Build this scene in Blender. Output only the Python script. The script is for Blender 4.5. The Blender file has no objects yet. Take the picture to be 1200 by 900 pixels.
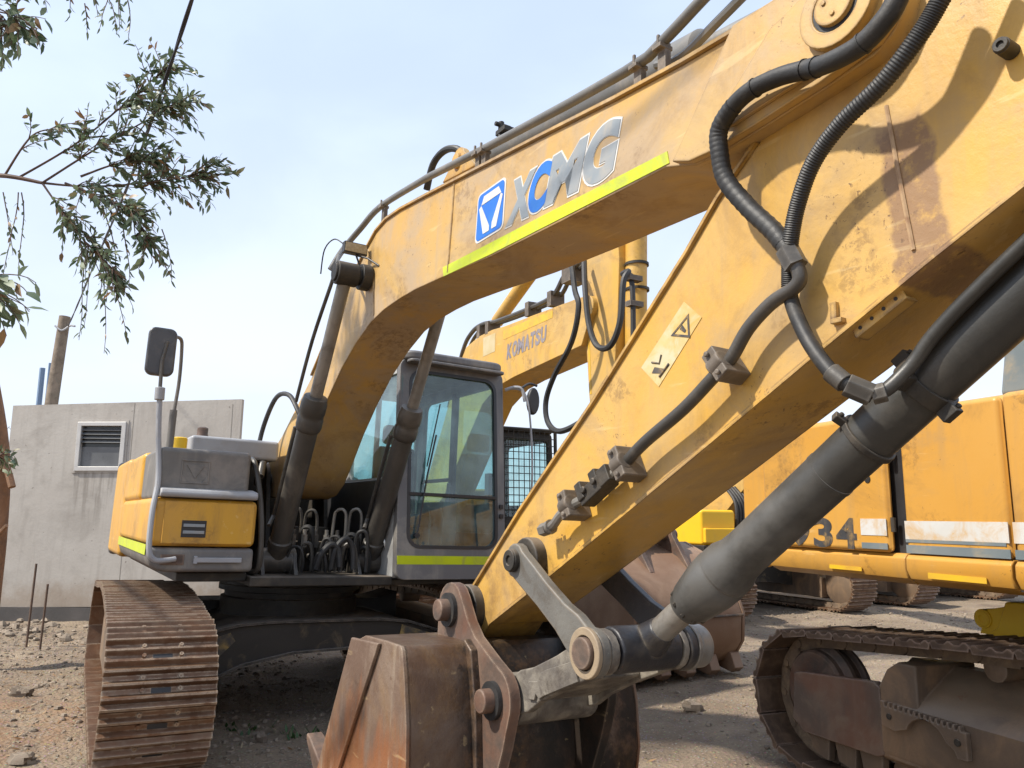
import bpy, math, random
from mathutils import Vector, Matrix, noise
random.seed(7)
SC = bpy.context.scene
COL = SC.collection
R = math.radians
V = Vector

# ------------------------------------------------------------------ mesh helpers
class MB:
    def __init__(s): s.v = []; s.f = []
    def add(s, vs, fs):
        o = len(s.v); s.v += [tuple(x) for x in vs]; s.f += [tuple(i + o for i in f) for f in fs]; return s
    def box(s, x0, x1, y0, y1, z0, z1):
        return s.add([(x0,y0,z0),(x1,y0,z0),(x1,y1,z0),(x0,y1,z0),(x0,y0,z1),(x1,y0,z1),(x1,y1,z1),(x0,y1,z1)],
              [(0,3,2,1),(4,5,6,7),(0,1,5,4),(1,2,6,5),(2,3,7,6),(3,0,4,7)])
    def obox(s, c, ax, h):
        c = V(c); a = [V(x).normalized() for x in ax]; vs = []
        for k in (-1,1):
            for i, j in ((-1,-1),(1,-1),(1,1),(-1,1)):
                vs.append(c + a[0]*h[0]*i + a[1]*h[1]*j + a[2]*h[2]*k)
        return s.add(vs, [(0,3,2,1),(4,5,6,7),(0,1,5,4),(1,2,6,5),(2,3,7,6),(3,0,4,7)])
    def prism(s, poly, y0, y1):            # poly of (x, z), extruded along y
        n = len(poly)
        a = sum(poly[i][0]*poly[(i+1)%n][1]-poly[(i+1)%n][0]*poly[i][1] for i in range(n))
        if a < 0: poly = poly[::-1]
        vs = [(x,y0,z) for x,z in poly] + [(x,y1,z) for x,z in poly]
        fs = [tuple(range(n)), tuple(range(2*n-1, n-1, -1))]
        fs += [(i, i+n, (i+1)%n+n, (i+1)%n) for i in range(n)]
        return s.add(vs, fs)
    def prismx(s, poly, x0, x1):           # poly of (y, z), extruded along x
        n = len(poly)
        a = sum(poly[i][0]*poly[(i+1)%n][1]-poly[(i+1)%n][0]*poly[i][1] for i in range(n))
        if a < 0: poly = poly[::-1]
        vs = [(x1,y,z) for y,z in poly] + [(x0,y,z) for y,z in poly]
        fs = [tuple(range(n)), tuple(range(2*n-1, n-1, -1))]
        fs += [(i, i+n, (i+1)%n+n, (i+1)%n) for i in range(n)]
        return s.add(vs, fs)
    def prismz(s, poly, z0, z1):           # poly of (x, y)
        n = len(poly)
        a = sum(poly[i][0]*poly[(i+1)%n][1]-poly[(i+1)%n][0]*poly[i][1] for i in range(n))
        if a < 0: poly = poly[::-1]
        vs = [(x,y,z1) for x,y in poly] + [(x,y,z0) for x,y in poly]
        fs = [tuple(range(n)), tuple(range(2*n-1, n-1, -1))]
        fs += [(i, i+n, (i+1)%n+n, (i+1)%n) for i in range(n)]
        return s.add(vs, fs)
    def tube(s, path, r, n=10, closed=False):
        P = [V(p) for p in path]; m = len(P)
        rr = r if isinstance(r, (list,tuple)) else [r]*m
        vs = []; t0 = None; u = None
        for i in range(m):
            t = (P[(i+1)%m]-P[i-1]) if closed else (P[min(i+1,m-1)]-P[max(i-1,0)])
            t.normalize()
            if u is None:
                u = t.orthogonal().normalized()
            else:
                u = (u - t*u.dot(t)); u.normalize()
            w = t.cross(u)
            for k in range(n):
                a = 2*math.pi*k/n
                vs.append(P[i] + (u*math.cos(a)+w*math.sin(a))*rr[i])
        fs = []
        for i in range(m if closed else m-1):
            j = (i+1)%m
            for k in range(n):
                fs.append((i*n+k, i*n+(k+1)%n, j*n+(k+1)%n, j*n+k))
        if not closed:
            fs.append(tuple(range(n-1,-1,-1))); fs.append(tuple((m-1)*n+k for k in range(n)))
        return s.add(vs, fs)
    def cyl(s, p0, p1, r0, r1=None, n=24):
        return s.tube([p0,p1],[r0, r0 if r1 is None else r1], n)
    def lathe(s, p0, p1, prof, n=28):      # prof: (fraction-free distance along axis, radius)
        p0 = V(p0); d = (V(p1)-p0).normalized()
        return s.tube_raw([(p0+d*h, r) for h, r in prof], d, n)
    def tube_raw(s, rings, d, n):
        u = d.orthogonal().normalized(); w = d.cross(u); vs = []; m = len(rings)
        for c, r in rings:
            for k in range(n):
                a = 2*math.pi*k/n; vs.append(c+(u*math.cos(a)+w*math.sin(a))*r)
        fs = [(i*n+k, i*n+(k+1)%n, (i+1)*n+(k+1)%n, (i+1)*n+k) for i in range(m-1) for k in range(n)]
        fs.append(tuple(range(n-1,-1,-1))); fs.append(tuple((m-1)*n+k for k in range(n)))
        return s.add(vs, fs)
    def annulus(s, c, d, r0, r1, h, n=28):  # flat ring of inner radius r0, outer r1, thickness h along d
        c = V(c); d = V(d).normalized(); u = d.orthogonal().normalized(); w = d.cross(u); vs = []
        for rr, hh in ((r0,0),(r1,0),(r1,h),(r0,h)):
            for k in range(n):
                a = 2*math.pi*k/n; vs.append(c+d*hh+(u*math.cos(a)+w*math.sin(a))*rr)
        fs = []
        for q in range(4):
            for k in range(n):
                fs.append((q*n+k, q*n+(k+1)%n, ((q+1)%4)*n+(k+1)%n, ((q+1)%4)*n+k))
        return s.add(vs, fs)
    def ringframe(s, outer, inner, f0, f1):  # outer/inner lists of 2D points, f0/f1 map (a, b) -> 3D front / back
        n = len(outer)
        vs = [f0(*p) for p in outer]+[f0(*p) for p in inner]+[f1(*p) for p in outer]+[f1(*p) for p in inner]
        fs = []
        for i in range(n):
            j = (i+1)%n
            fs += [(i,j,n+j,n+i),(2*n+j,2*n+i,3*n+i,3*n+j),(j,i,2*n+i,2*n+j),(n+i,n+j,3*n+j,3*n+i)]
        return s.add(vs, fs)
    def build(s, name, mat, parent=None, bevel=0, seg=2, sharp=35):
        me = bpy.data.meshes.new(name); me.from_pydata(s.v, [], s.f); me.update()
        import bmesh
        b = bmesh.new(); b.from_mesh(me); bmesh.ops.recalc_face_normals(b, faces=b.faces); b.to_mesh(me); b.free()
        me.shade_smooth(); me.set_sharp_from_angle(angle=R(sharp))
        if mat: me.materials.append(mat)
        o = bpy.data.objects.new(name, me); COL.objects.link(o)
        if parent: o.parent = parent
        if bevel:
            m = o.modifiers.new('bevel', 'BEVEL'); m.width = bevel; m.segments = seg; m.limit_method = 'ANGLE'
            m.angle_limit = R(40); m.harden_normals = True
        return o

def rrect(a0, a1, b0, b1, r, k=5):
    out = []
    for (ca, cb, st) in ((a1-r,b1-r,0),(a0+r,b1-r,90),(a0+r,b0+r,180),(a1-r,b0+r,270)):
        for i in range(k+1):
            t = R(st+90*i/k); out.append((ca+r*math.cos(t), cb+r*math.sin(t)))
    return out
def arc(cx, cz, r, a0, a1, n=8):
    return [(cx+r*math.cos(R(a0+(a1-a0)*i/n)), cz+r*math.sin(R(a0+(a1-a0)*i/n))) for i in range(n+1)]
def crom(pts, k=6):
    P = [V(p) for p in pts]; out = []
    for i in range(len(P)-1):
        a = P[max(i-1,0)]; b = P[i]; c = P[i+1]; d = P[min(i+2,len(P)-1)]
        for j in range(k):
            t = j/k
            out.append(0.5*((2*b)+(c-a)*t+(2*a-5*b+4*c-d)*t*t+(3*b-a-3*c+d)*t**3))
    out.append(P[-1]); return out
def link_plate(p, q, rp, rq, n=10, w=None):        # outline of a two-boss link in (x, z)
    p = V((p[0],0,p[1])); q = V((q[0],0,q[1])); a = math.degrees(math.atan2(q.z-p.z, q.x-p.x))
    if w is None: return arc(p.x,p.z,rp,a+90,a+270,n)+arc(q.x,q.z,rq,a-90,a+90,n)
    d = (q-p).normalized(); m = V((-d.z,0,d.x)); L_ = (q-p).length
    lo = [p+d*L_*f-m*ww for f, ww in ((.22,w*1.08),(.40,w),(.65,w*1.05),(.80,w*1.3))]; hi = [p+d*L_*f+m*ww for f, ww in ((.80,w*1.3),(.65,w*1.05),(.40,w),(.22,w*1.08))]
    return arc(p.x,p.z,rp,a+65,a+295,n)+[(v.x,v.z) for v in lo]+arc(q.x,q.z,rq,a-125,a+125,n+4)+[(v.x,v.z) for v in hi]

def thing(name, label, cat, M=None, group=None):
    o = bpy.data.objects.new(name, None); COL.objects.link(o); o.empty_display_size = .3
    if M is not None: o.matrix_world = M
    o['label'] = label; o['category'] = cat
    if group: o['group'] = group
    return o
def tag(o, label, cat, group=None, kind=None):
    if label: o['label'] = label
    if cat: o['category'] = cat
    if group: o['group'] = group
    if kind: o['kind'] = kind
    return o
def frame(O, yaw, roll=0):
    a, b = math.sin(R(yaw)), math.cos(R(yaw)); c, k = math.cos(R(roll)), math.sin(R(roll))
    return Matrix(((a, b*c, b*k, O[0]), (-b, a*c, a*k, O[1]), (0, -k, c, O[2]), (0,0,0,1)))
def copy_tree(o, parent=None):
    kids = list(o.children)
    c = o.copy(); COL.objects.link(c); c.parent = parent
    for ch in kids: copy_tree(ch, c)
    return c

# ------------------------------------------------------------------ materials
def ramp_between(nt, src, lo, hi):
    m = nt.nodes.new('ShaderNodeMapRange'); m.interpolation_type = 'SMOOTHSTEP'
    m.inputs[1].default_value = lo; m.inputs[2].default_value = hi
    nt.links.new(src, m.inputs[0]); return m.outputs[0]
def mixc(nt, fac, a, b):
    m = nt.nodes.new('ShaderNodeMix'); m.data_type = 'RGBA'
    for s, x in ((m.inputs[0], fac), (m.inputs[6], a), (m.inputs[7], b)):
        if hasattr(x, 'links') or isinstance(x, bpy.types.NodeSocket): nt.links.new(x, s)
        elif isinstance(x, (tuple, list)): s.default_value = (*x, 1)
        else: s.default_value = x
    return m.outputs[2]
def mth(nt, op, a, b=None):
    m = nt.nodes.new('ShaderNodeMath'); m.operation = op; m.use_clamp = op in ('MULTIPLY','ADD')
    for s, x in ((m.inputs[0], a), (m.inputs[1], b)):
        if x is None: continue
        if isinstance(x, bpy.types.NodeSocket): nt.links.new(x, s)
        else: s.default_value = x
    return m.outputs[0]
def nz(nt, co, scale, detail=6, rough=.6, dist=0, w=None, stretch=None):
    if stretch:
        mp = nt.nodes.new('ShaderNodeMapping'); mp.inputs['Scale'].default_value = stretch
        nt.links.new(co, mp.inputs[0]); co = mp.outputs[0]
    n = nt.nodes.new('ShaderNodeTexNoise'); n.inputs['Scale'].default_value = scale
    n.inputs['Detail'].default_value = detail; n.inputs['Roughness'].default_value = rough
    n.inputs['Distortion'].default_value = dist
    nt.links.new(co, n.inputs['Vector'])
    if w is not None:
        n.noise_dimensions = '4D'; nt.links.new(w, n.inputs['W'])
    return n.outputs['Fac']
def mat(name, base, var=None, vs=1.5, dirt=None, da=.4, ds=3, streak=0, rust=0, rustc=(.16,.06,.025), rs=14,
        edge=0, edgec=None, rough=.5, rv=.15, metal=0, bump=.0, bs=60, rand=False, extra=None, coat=0, chips=0, top=None, topa=.7):
    m = bpy.data.materials.new(name); m.use_nodes = True; nt = m.node_tree
    bs_ = nt.nodes['Principled BSDF']
    tc = nt.nodes.new('ShaderNodeTexCoord'); co = tc.outputs['Object']
    w = None
    if rand:
        oi = nt.nodes.new('ShaderNodeObjectInfo'); w = mth(nt, 'MULTIPLY', oi.outputs['Random'], 1.0)
        ww = nt.nodes.new('ShaderNodeMath'); ww.operation = 'MULTIPLY'; ww.inputs[1].default_value = 40
        nt.links.new(oi.outputs['Random'], ww.inputs[0]); w = ww.outputs[0]
    col = base
    if var:
        f = ramp_between(nt, nz(nt, co, vs, 5, .55, .4, w), .35, .68); col = mixc(nt, f, base, var)
    if dirt:
        f = ramp_between(nt, nz(nt, co, ds, 8, .68, .6, w), .62-da*.35, .80-da*.2)
        col = mixc(nt, mth(nt, 'MULTIPLY', f, min(1, da*1.6)), col, dirt)
        if streak:
            f = ramp_between(nt, nz(nt, co, 9, 5, .6, .2, w, (1,1,.10)), .5, .72)
            col = mixc(nt, mth(nt, 'MULTIPLY', f, streak), col, dirt)
    if top:                                  # dust that settles on upward faces
        g = nt.nodes.new('ShaderNodeNewGeometry'); sx = nt.nodes.new('ShaderNodeSeparateXYZ'); nt.links.new(g.outputs['Normal'], sx.inputs[0])
        f = mth(nt, 'MULTIPLY', ramp_between(nt, sx.outputs['Z'], .35, .9), ramp_between(nt, nz(nt, co, 4, 6, .6), .25, .6))
        col = mixc(nt, mth(nt, 'MULTIPLY', f, topa), col, top)
    if extra: col = extra(nt, co, col)
    if rust:
        f = ramp_between(nt, nz(nt, co, rs, 10, .7, .3, w), .72-rust*.2, .78-rust*.18)
        col = mixc(nt, f, col, rustc)
    if chips:
        f = ramp_between(nt, nz(nt, co, 42, 6, .75, .5), .70-chips*.1, .73-chips*.1)
        f = mth(nt, 'MULTIPLY', f, ramp_between(nt, nz(nt, co, 2.6, 4, .6), .50, .60))
        col = mixc(nt, mth(nt, 'MULTIPLY', f, .85), col, (.10,.05,.025))
        f = ramp_between(nt, nz(nt, co, 1.3, 9, .75, 1.4), .48, .68)
        col = mixc(nt, mth(nt, 'MULTIPLY', f, .42), col, (.22,.125,.045))
        f = mth(nt, 'MULTIPLY', ramp_between(nt, nz(nt, co, 2.1, 5, .6, .6), .56, .64), ramp_between(nt, nz(nt, co, 26, 8, .75, .3), .44, .60))
        col = mixc(nt, mth(nt, 'MULTIPLY', f, .5), col, (.13,.07,.03))
        f = ramp_between(nt, nz(nt, co, 16, 4, .6, .1, None, (.12,1,1)), .64, .70)
        col = mixc(nt, mth(nt, 'MULTIPLY', f, .22), col, (.75,.58,.30))
    if edge:
        bv = nt.nodes.new('ShaderNodeBevel'); bv.samples = 4; bv.inputs['Radius'].default_value = .02
        ge = nt.nodes.new('ShaderNodeNewGeometry'); dp = nt.nodes.new('ShaderNodeVectorMath'); dp.operation = 'DOT_PRODUCT'
        nt.links.new(bv.outputs[0], dp.inputs[0]); nt.links.new(ge.outputs['Normal'], dp.inputs[1])
        f = ramp_between(nt, dp.outputs['Value'], .985, .80)
        f = mth(nt, 'MULTIPLY', f, ramp_between(nt, nz(nt, co, 11, 6, .65), .36, .56))
        col = mixc(nt, mth(nt, 'MULTIPLY', f, edge), col, edgec or (.10,.055,.03))
    if isinstance(col, tuple): bs_.inputs['Base Color'].default_value = (*col, 1)
    else: nt.links.new(col, bs_.inputs['Base Color'])
    rn = nt.nodes.new('ShaderNodeMapRange'); rn.inputs[3].default_value = max(.03, rough-rv); rn.inputs[4].default_value = min(1, rough+rv)
    nt.links.new(nz(nt, co, 5, 6, .7, 0, w), rn.inputs[0]); nt.links.new(rn.outputs[0], bs_.inputs['Roughness'])
    bs_.inputs['Metallic'].default_value = metal
    if coat: bs_.inputs['Coat Weight'].default_value = coat
    if bump:
        b = nt.nodes.new('ShaderNodeBump'); b.inputs['Strength'].default_value = bump; b.inputs['Distance'].default_value = .01
        nt.links.new(nz(nt, co, bs, 6, .65, 0, w), b.inputs['Height'])
        b2 = nt.nodes.new('ShaderNodeBump'); b2.inputs['Strength'].default_value = bump*.6; b2.inputs['Distance'].default_value = .03
        nt.links.new(nz(nt, co, 2.5, 3, .5), b2.inputs['Height']); nt.links.new(b2.outputs[0], b.inputs['Normal'])
        nt.links.new(b.outputs[0], bs_.inputs['Normal'])
    return m

def stick_stain(nt, co, col):              # brown weld-repair patch across the stick and greasy marks
    sx = nt.nodes.new('ShaderNodeSeparateXYZ'); nt.links.new(co, sx.inputs[0])
    n = nz(nt, co, 7, 5, .6)
    off = mth(nt, 'SUBTRACT', n, .5)
    x = nt.nodes.new('ShaderNodeMath'); x.operation = 'MULTIPLY_ADD'; x.inputs[1].default_value = .10
    nt.links.new(off, x.inputs[0]); nt.links.new(sx.outputs['X'], x.inputs[2])
    z = nt.nodes.new('ShaderNodeMath'); z.operation = 'MULTIPLY_ADD'; z.inputs[1].default_value = .12
    nt.links.new(sx.outputs['Z'], z.inputs[0]); nt.links.new(x.outputs[0], z.inputs[2]); xx = z.outputs[0]
    a = ramp_between(nt, xx, 6.145, 6.165); b = ramp_between(nt, xx, 6.31, 6.285)
    c = ramp_between(nt, sx.outputs['Z'], 2.66, 2.58)
    f = mth(nt, 'MULTIPLY', mth(nt, 'MULTIPLY', a, b), c)
    f = mth(nt, 'MULTIPLY', f, ramp_between(nt, nz(nt, co, 22, 8, .7), .22, .52))
    col = mixc(nt, mth(nt, 'MULTIPLY', f, .85), col, (.215,.12,.065))
    # grime towards the bucket end
    g = ramp_between(nt, sx.outputs['X'], 4.5, 3.7)
    g = mth(nt, 'MULTIPLY', g, ramp_between(nt, nz(nt, co, 9, 8, .7), .45, .7))
    return mixc(nt, mth(nt, 'MULTIPLY', g, .7), col, (.17,.09,.035))
def barrel_dust(nt, co, col):
    sx = nt.nodes.new('ShaderNodeSeparateXYZ'); nt.links.new(co, sx.inputs[0])
    f = ramp_between(nt, sx.outputs['X'], 5.75, 5.3)
    return mixc(nt, mth(nt, 'MULTIPLY', mth(nt, 'MULTIPLY', f, ramp_between(nt, nz(nt, co, 3.5, 6, .6), .35, .62)), .5), col, (.15,.145,.135))

def side_rust(nt, co, col):
    sx = nt.nodes.new('ShaderNodeSeparateXYZ'); nt.links.new(co, sx.inputs[0])
    n = nz(nt, co, 4, 8, .7, .5, None, (1.6,1,.35))
    z = nt.nodes.new('ShaderNodeMath'); z.operation = 'MULTIPLY_ADD'; z.inputs[1].default_value = 1.1; nt.links.new(n, z.inputs[0]); nt.links.new(sx.outputs['Z'], z.inputs[2])
    f = ramp_between(nt, z.outputs[0], 1.28, .98)
    col = mixc(nt, mth(nt, 'MULTIPLY', f, .7), col, (.26,.085,.020))
    f = mth(nt, 'MULTIPLY', ramp_between(nt, nz(nt, co, 11, 6, .65, .2, None, (1,1,.10)), .52, .64), ramp_between(nt, nz(nt, co, 2.3, 4, .6), .45, .6))
    return mixc(nt, mth(nt, 'MULTIPLY', f, .6), col, (.36,.30,.23))
def wall_stain(nt, co, col):
    sx = nt.nodes.new('ShaderNodeSeparateXYZ'); nt.links.new(co, sx.inputs[0])
    n = nz(nt, co, 3, 7, .65)
    z = nt.nodes.new('ShaderNodeMath'); z.operation = 'MULTIPLY_ADD'; z.inputs[1].default_value = -.9; nt.links.new(n, z.inputs[0]); nt.links.new(sx.outputs['Z'], z.inputs[2])
    col = mixc(nt, mth(nt, 'MULTIPLY', ramp_between(nt, z.outputs[0], .12, -.25), .55), col, (.25,.18,.12))          # mud splashed up from the ground
    x = mth(nt, 'MULTIPLY', ramp_between(nt, sx.outputs['X'], -.86, -.78), ramp_between(nt, sx.outputs['X'], -.02, -.10))
    f = mth(nt, 'MULTIPLY', mth(nt, 'MULTIPLY', x, ramp_between(nt, sx.outputs['Z'], 2.06, 2.03)), ramp_between(nt, sx.outputs['Z'], .9, 2.0))
    f = mth(nt, 'MULTIPLY', f, ramp_between(nt, nz(nt, co, 14, 5, .6, .1, None, (1,1,.08)), .44, .62))
    col = mixc(nt, mth(nt, 'MULTIPLY', f, .6), col, (.20,.18,.155))                                               # runs below the sill
    f = ramp_between(nt, nz(nt, co, 17, 3, .5), .70, .73)
    return mixc(nt, mth(nt, 'MULTIPLY', f, .7), col, (.16,.14,.12))
def bucket_oil(nt, co, col):
    sx = nt.nodes.new('ShaderNodeSeparateXYZ'); nt.links.new(co, sx.inputs[0])
    f = mth(nt, 'MULTIPLY', ramp_between(nt, sx.outputs['Y'], -.42, -.30), ramp_between(nt, sx.outputs['X'], 3.7, 3.9))
    f = mth(nt, 'MULTIPLY', f, ramp_between(nt, nz(nt, co, 6, 7, .7, .4), .40, .58))
    col = mixc(nt, mth(nt, 'MULTIPLY', f, .85), col, (.018,.017,.016))
    f = mth(nt, 'MULTIPLY', ramp_between(nt, sx.outputs['Y'], -.27, -.20), ramp_between(nt, sx.outputs['Y'], .42, .30))
    f = mth(nt, 'MULTIPLY', f, ramp_between(nt, nz(nt, co, 4, 7, .7, .4), .25, .50))
    col = mixc(nt, mth(nt, 'MULTIPLY', f, .8), col, (.020,.018,.016))                # greasy black back between the ears
    f = ramp_between(nt, nz(nt, co, 13, 3, .5), .68, .72)
    return mixc(nt, mth(nt, 'MULTIPLY', f, .8), col, (.025,.02,.018))
CLAMP = mat('clamp_steel', (0.0800,0.0660,0.0525), (0.1200,0.0975,0.0770), 8, (.24,.19,.14), .4, 9, .1, .15, edge=.6, edgec=(.3,.25,.2), rough=.6, bump=.15)
PIPEG = mat('grey_pipe_paint', (.12,.118,.112), (.16,.155,.145), 3, (.24,.21,.17), .4, 6, rough=.4, bump=.08)
Y_BOOM = mat('boom_paint', (0.516,0.305,0.073), (0.490,0.331,0.129), 1.3, (0.396,0.288,0.172), .66, 2.0, .6, .12, edge=.8, rough=.5, rv=.22, bump=.12, bs=40, chips=.8)
Y_STICK = mat('stick_paint', (0.550,0.314,0.052), (0.516,0.331,0.112), 1.4, (0.361,0.245,0.120), .5, 2.2, .4, .18, edge=1, rough=.43, rv=.25, bump=.14, bs=45, extra=stick_stain, chips=1)
Y_BODY = mat('body_paint', (0.605,0.319,0.025), (0.571,0.302,0.042), 1.2, (0.353,0.235,0.101), .25, 3, .2, .05, edge=.5, rough=.4, bump=.04, chips=.4)
Y_SIDE = mat('panel_paint', (0.521,0.260,0.038), (0.538,0.286,0.059), .9, (0.336,0.218,0.101), .28, 2.6, .35, .06, edge=.5, rough=.42, bump=.06, chips=.7)
Y_FAR = mat('far_yellow_paint', (0.554,0.319,0.050), (0.521,0.336,0.109), 1.2, (0.336,0.235,0.118), .4, 2, .35, .12, edge=.6, rough=.5, bump=.06, chips=.7)
Y_FRESH = mat('fresh_yellow_paint', (.80,.50,.02), (.78,.46,.02), 1.5, (.5,.35,.1), .15, 3, rough=.38)
G_CAB = mat('cab_grey_paint', (0.1238,0.1193,0.1204), (0.1440,0.1392,0.1344), 1.5, (0.320,0.288,0.240), .35, 3, .35, .05, edge=.5, edgec=(.35,.33,.3), rough=.5, bump=.05)
G_SIDE = mat('cab_side_paint', (0.340,0.348,0.348), (0.391,0.399,0.391), 2, (0.255,0.246,0.230), .5, 3, .5, .12, rough=.5, bump=.08)
G_PLAST = mat('grey_plastic', (0.1197,0.1135,0.1062), (0.1476,0.1408,0.1292), 1.3, (0.265,0.234,0.203), .45, 3, .3, rough=.6, bump=.06)
G_LIGHT = mat('pale_grey_paint', (0.340,0.348,0.365), (0.289,0.297,0.315), 2, (0.255,0.230,0.196), .35, 4, rough=.45, bump=.05)
STEELP = mat('cylinder_paint', (0.0422,0.0395,0.0351), (0.0572,0.0521,0.0460), 2.5, (0.1197,0.1042,0.0842), .42, 4, .3, .08, edge=.4, edgec=(.3,.28,.25), rough=.42, bump=.12, top=(.22,.20,.17), topa=.35)
BARREL = mat('bucket_cylinder_paint', (0.0254,0.0256,0.0236), (0.0353,0.0344,0.0312), 2, (0.0812,0.0744,0.0638), .35, 3, .2, .05, rough=.42, bump=.10, extra=barrel_dust, edge=.3, edgec=(.22,.2,.18))
ROD = mat('dull_rod_steel', (.20,.195,.18), (.26,.24,.21), 3, (.13,.11,.09), .5, 6, rough=.42, metal=.35, bump=.1)
CHROME = mat('bright_steel', (.36,.36,.36), None, rough=.22, metal=.9)
RUBBER = mat('black_rubber', (0.0144,0.0144,0.0152), (0.0240,0.0240,0.0240), 4, (.12,.105,.085), .25, 6, rough=.55, bump=.15)
DARK = mat('dark_steel', (0.0149,0.0133,0.0114), (0.0248,0.0220,0.0177), 3, (0.0794,0.0626,0.0437), .45, 4, .2, .1, rough=.6, bump=.2, top=(.22,.18,.14), topa=.6)
EYE = mat('greasy_black_steel', (0.013,0.014,0.018), (0.024,0.024,0.029), 5, (0.096,0.080,0.060), .35, 7, .2, .1, edge=.5, edgec=(.2,.17,.13), rough=.42, bump=.2)
BLACK = mat('black_plastic', (.018,.018,.02), (.03,.03,.032), 3, (.1,.09,.08), .2, 5, rough=.45)
SHOE = mat('track_shoe_steel', (.108,.055,.030), (.160,.080,.042), 5, (.20,.135,.09), .5, 7, .2, .3, (.12,.050,.022), 10, edge=1, edgec=(.46,.37,.27), rough=.42, rv=.22, metal=.45, bump=.3, bs=35, rand=True)
SHOE2 = mat('dark_track_shoe_steel', (0.0680,0.0433,0.0295), (0.0990,0.0654,0.0439), 5, (0.1800,0.1190,0.0749), .5, 7, .2, .15, (.12,.05,.03), 10, edge=.9, edgec=(.34,.25,.20), rough=.55, metal=.2, bump=.3, bs=35, rand=True)
CHAIN = mat('chain_steel', (0.1375,0.1020,0.0715), (0.2000,0.1440,0.0990), 6, (0.3000,0.2160,0.1320), .5, 9, rough=.65, metal=.2, bump=.3)
RUSTY = mat('rusty_steel', (.125,.062,.040), (.19,.13,.095), 3.5, (.075,.058,.048), .7, 5, .5, .3, (.26,.085,.03), 8, edge=.6, edgec=(.4,.3,.22), rough=.6, metal=.1, bump=.25, bs=35)
BUCKET = mat('bucket_steel', (0.0829,0.0477,0.0303), (0.1176,0.0684,0.0429), 1.6, (0.179,0.133,0.101), .45, 2.5, .5, .22, (.22,.085,.03), 5, edge=.35, edgec=(.30,.22,.16), rough=.45, rv=.2, metal=.3, bump=.25, bs=35, extra=bucket_oil, chips=.9)
BSIDE = mat('bucket_side_steel', (.125,.078,.054), (.165,.11,.08), 2.0, (.24,.18,.135), .55, 2.4, .7, .2, (.28,.075,.012), 3.0, edge=.35, edgec=(.45,.35,.26), rough=.5, metal=.15, bump=.3, bs=35, extra=side_rust, chips=.8)
LINKG = mat('worn_grey_link', (0.1098,0.1074,0.1000), (0.1422,0.1364,0.1210), 4, (0.072,0.058,0.043), .5, 7, .2, .36, (.33,.30,.24), 15, edge=.8, edgec=(.35,.25,.15), rough=.5, bump=.2)
LINKM = mat('mottled_link', (0.104,0.092,0.080), (0.240,0.216,0.176), 9, (0.056,0.044,0.036), .5, 12, .2, .3, (.34,.29,.21), 20, rough=.6, bump=.3)
FRAME_ = mat('track_frame_paint', (0.1208,0.0874,0.0624), (0.1628,0.1150,0.0780), 2, (0.2730,0.1748,0.1014), .5, 2.5, .3, .25, (.17,.07,.04), 4, edge=.6, edgec=(.3,.24,.19), rough=.5, bump=.2, top=(.22,.165,.11), topa=.7)
CARB = mat('carbody_paint', (0.0189,0.0172,0.0152), (0.0286,0.0252,0.0215), 2, (.30,.22,.12), .28, 5, 0, .1, edge=.5, edgec=(.3,.26,.22), rough=.55, bump=.2, top=(.26,.225,.195), topa=.9)
WORNY = mat('worn_yellow_patch', (.42,.28,.08), (.07,.06,.05), 7, (.06,.055,.05), .75, 14, rough=.6, bump=.2)
TAPE = mat('reflective_tape', (.54,.62,.010), (.48,.57,.015), 4, (.30,.29,.10), .35, 7, .25, rough=.35, bump=.08)
YTAPE = mat('yellow_tape', (.62,.40,.02), (.56,.32,.04), 6, (.45,.25,.04), .4, 9, rough=.4)
WHITE = mat('white_paint', (0.612,0.612,0.595), (0.544,0.535,0.510), 3, (0.357,0.306,0.238), .3, 5, .25, rough=.45)
WSTRIPE = mat('worn_white_stripe', (.56,.56,.55), (.50,.50,.48), 3, (.50,.30,.09), .5, 7, .5, .22, (.50,.28,.06), 16, rough=.45)
BLUE = mat('lettering_blue', (.012,.13,.56), (.02,.16,.52), 4, (.3,.3,.3), .15, 8, rough=.45)
GREYT = mat('lettering_grey', (.22,.255,.285), (.27,.29,.30), 5, (.42,.36,.27), .35, 9, .2, rough=.5)
INK = mat('lettering_black', (0.0350,0.0350,0.0385), (0.0560,0.0560,0.0595), 6, (.38,.24,.08), .42, 16, .2, rough=.5)
INKB = mat('lettering_slate', (.17,.16,.20), (.22,.20,.22), 6, (.45,.33,.15), .4, 12, rough=.5)
STRIPE = mat('stripe_blue_grey', (0.128,0.160,0.176), (0.176,0.200,0.208), 3, (0.360,0.288,0.176), .4, 6, rough=.45)
CREAMY = mat('cream_stain', (.46,.36,.17), (.5,.42,.25), 4, rough=.5)
LENS = mat('lamp_lens', (.30,.24,.14), (.40,.34,.22), 60, rough=.25)
SEAT = mat('seat_fabric', (.05,.052,.055), None, rough=.8)
INTER = mat('cab_interior_plastic', (.16,.165,.165), None, rough=.6)
WALL = mat('cement_panel', (.42,.39,.35), (.46,.435,.395), .6, (.29,.265,.235), .45, 1.1, .35, .12, (.20,.175,.15), 5, rough=.85, bump=.3, bs=25, extra=wall_stain)
BASEC = mat('dark_plinth', (.07,.065,.062), (.1,.09,.085), 2, rough=.9, bump=.3)
ALU = mat('window_aluminium', (.55,.54,.52), (.5,.49,.47), 4, (.3,.27,.24), .3, 6, rough=.45, metal=.3)
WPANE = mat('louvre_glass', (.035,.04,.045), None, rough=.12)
WOOD = mat('grey_timber', (.20,.165,.125), (.25,.20,.155), 3, (.12,.095,.07), .5, 6, .7, rough=.85, bump=.4, bs=25)
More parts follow.
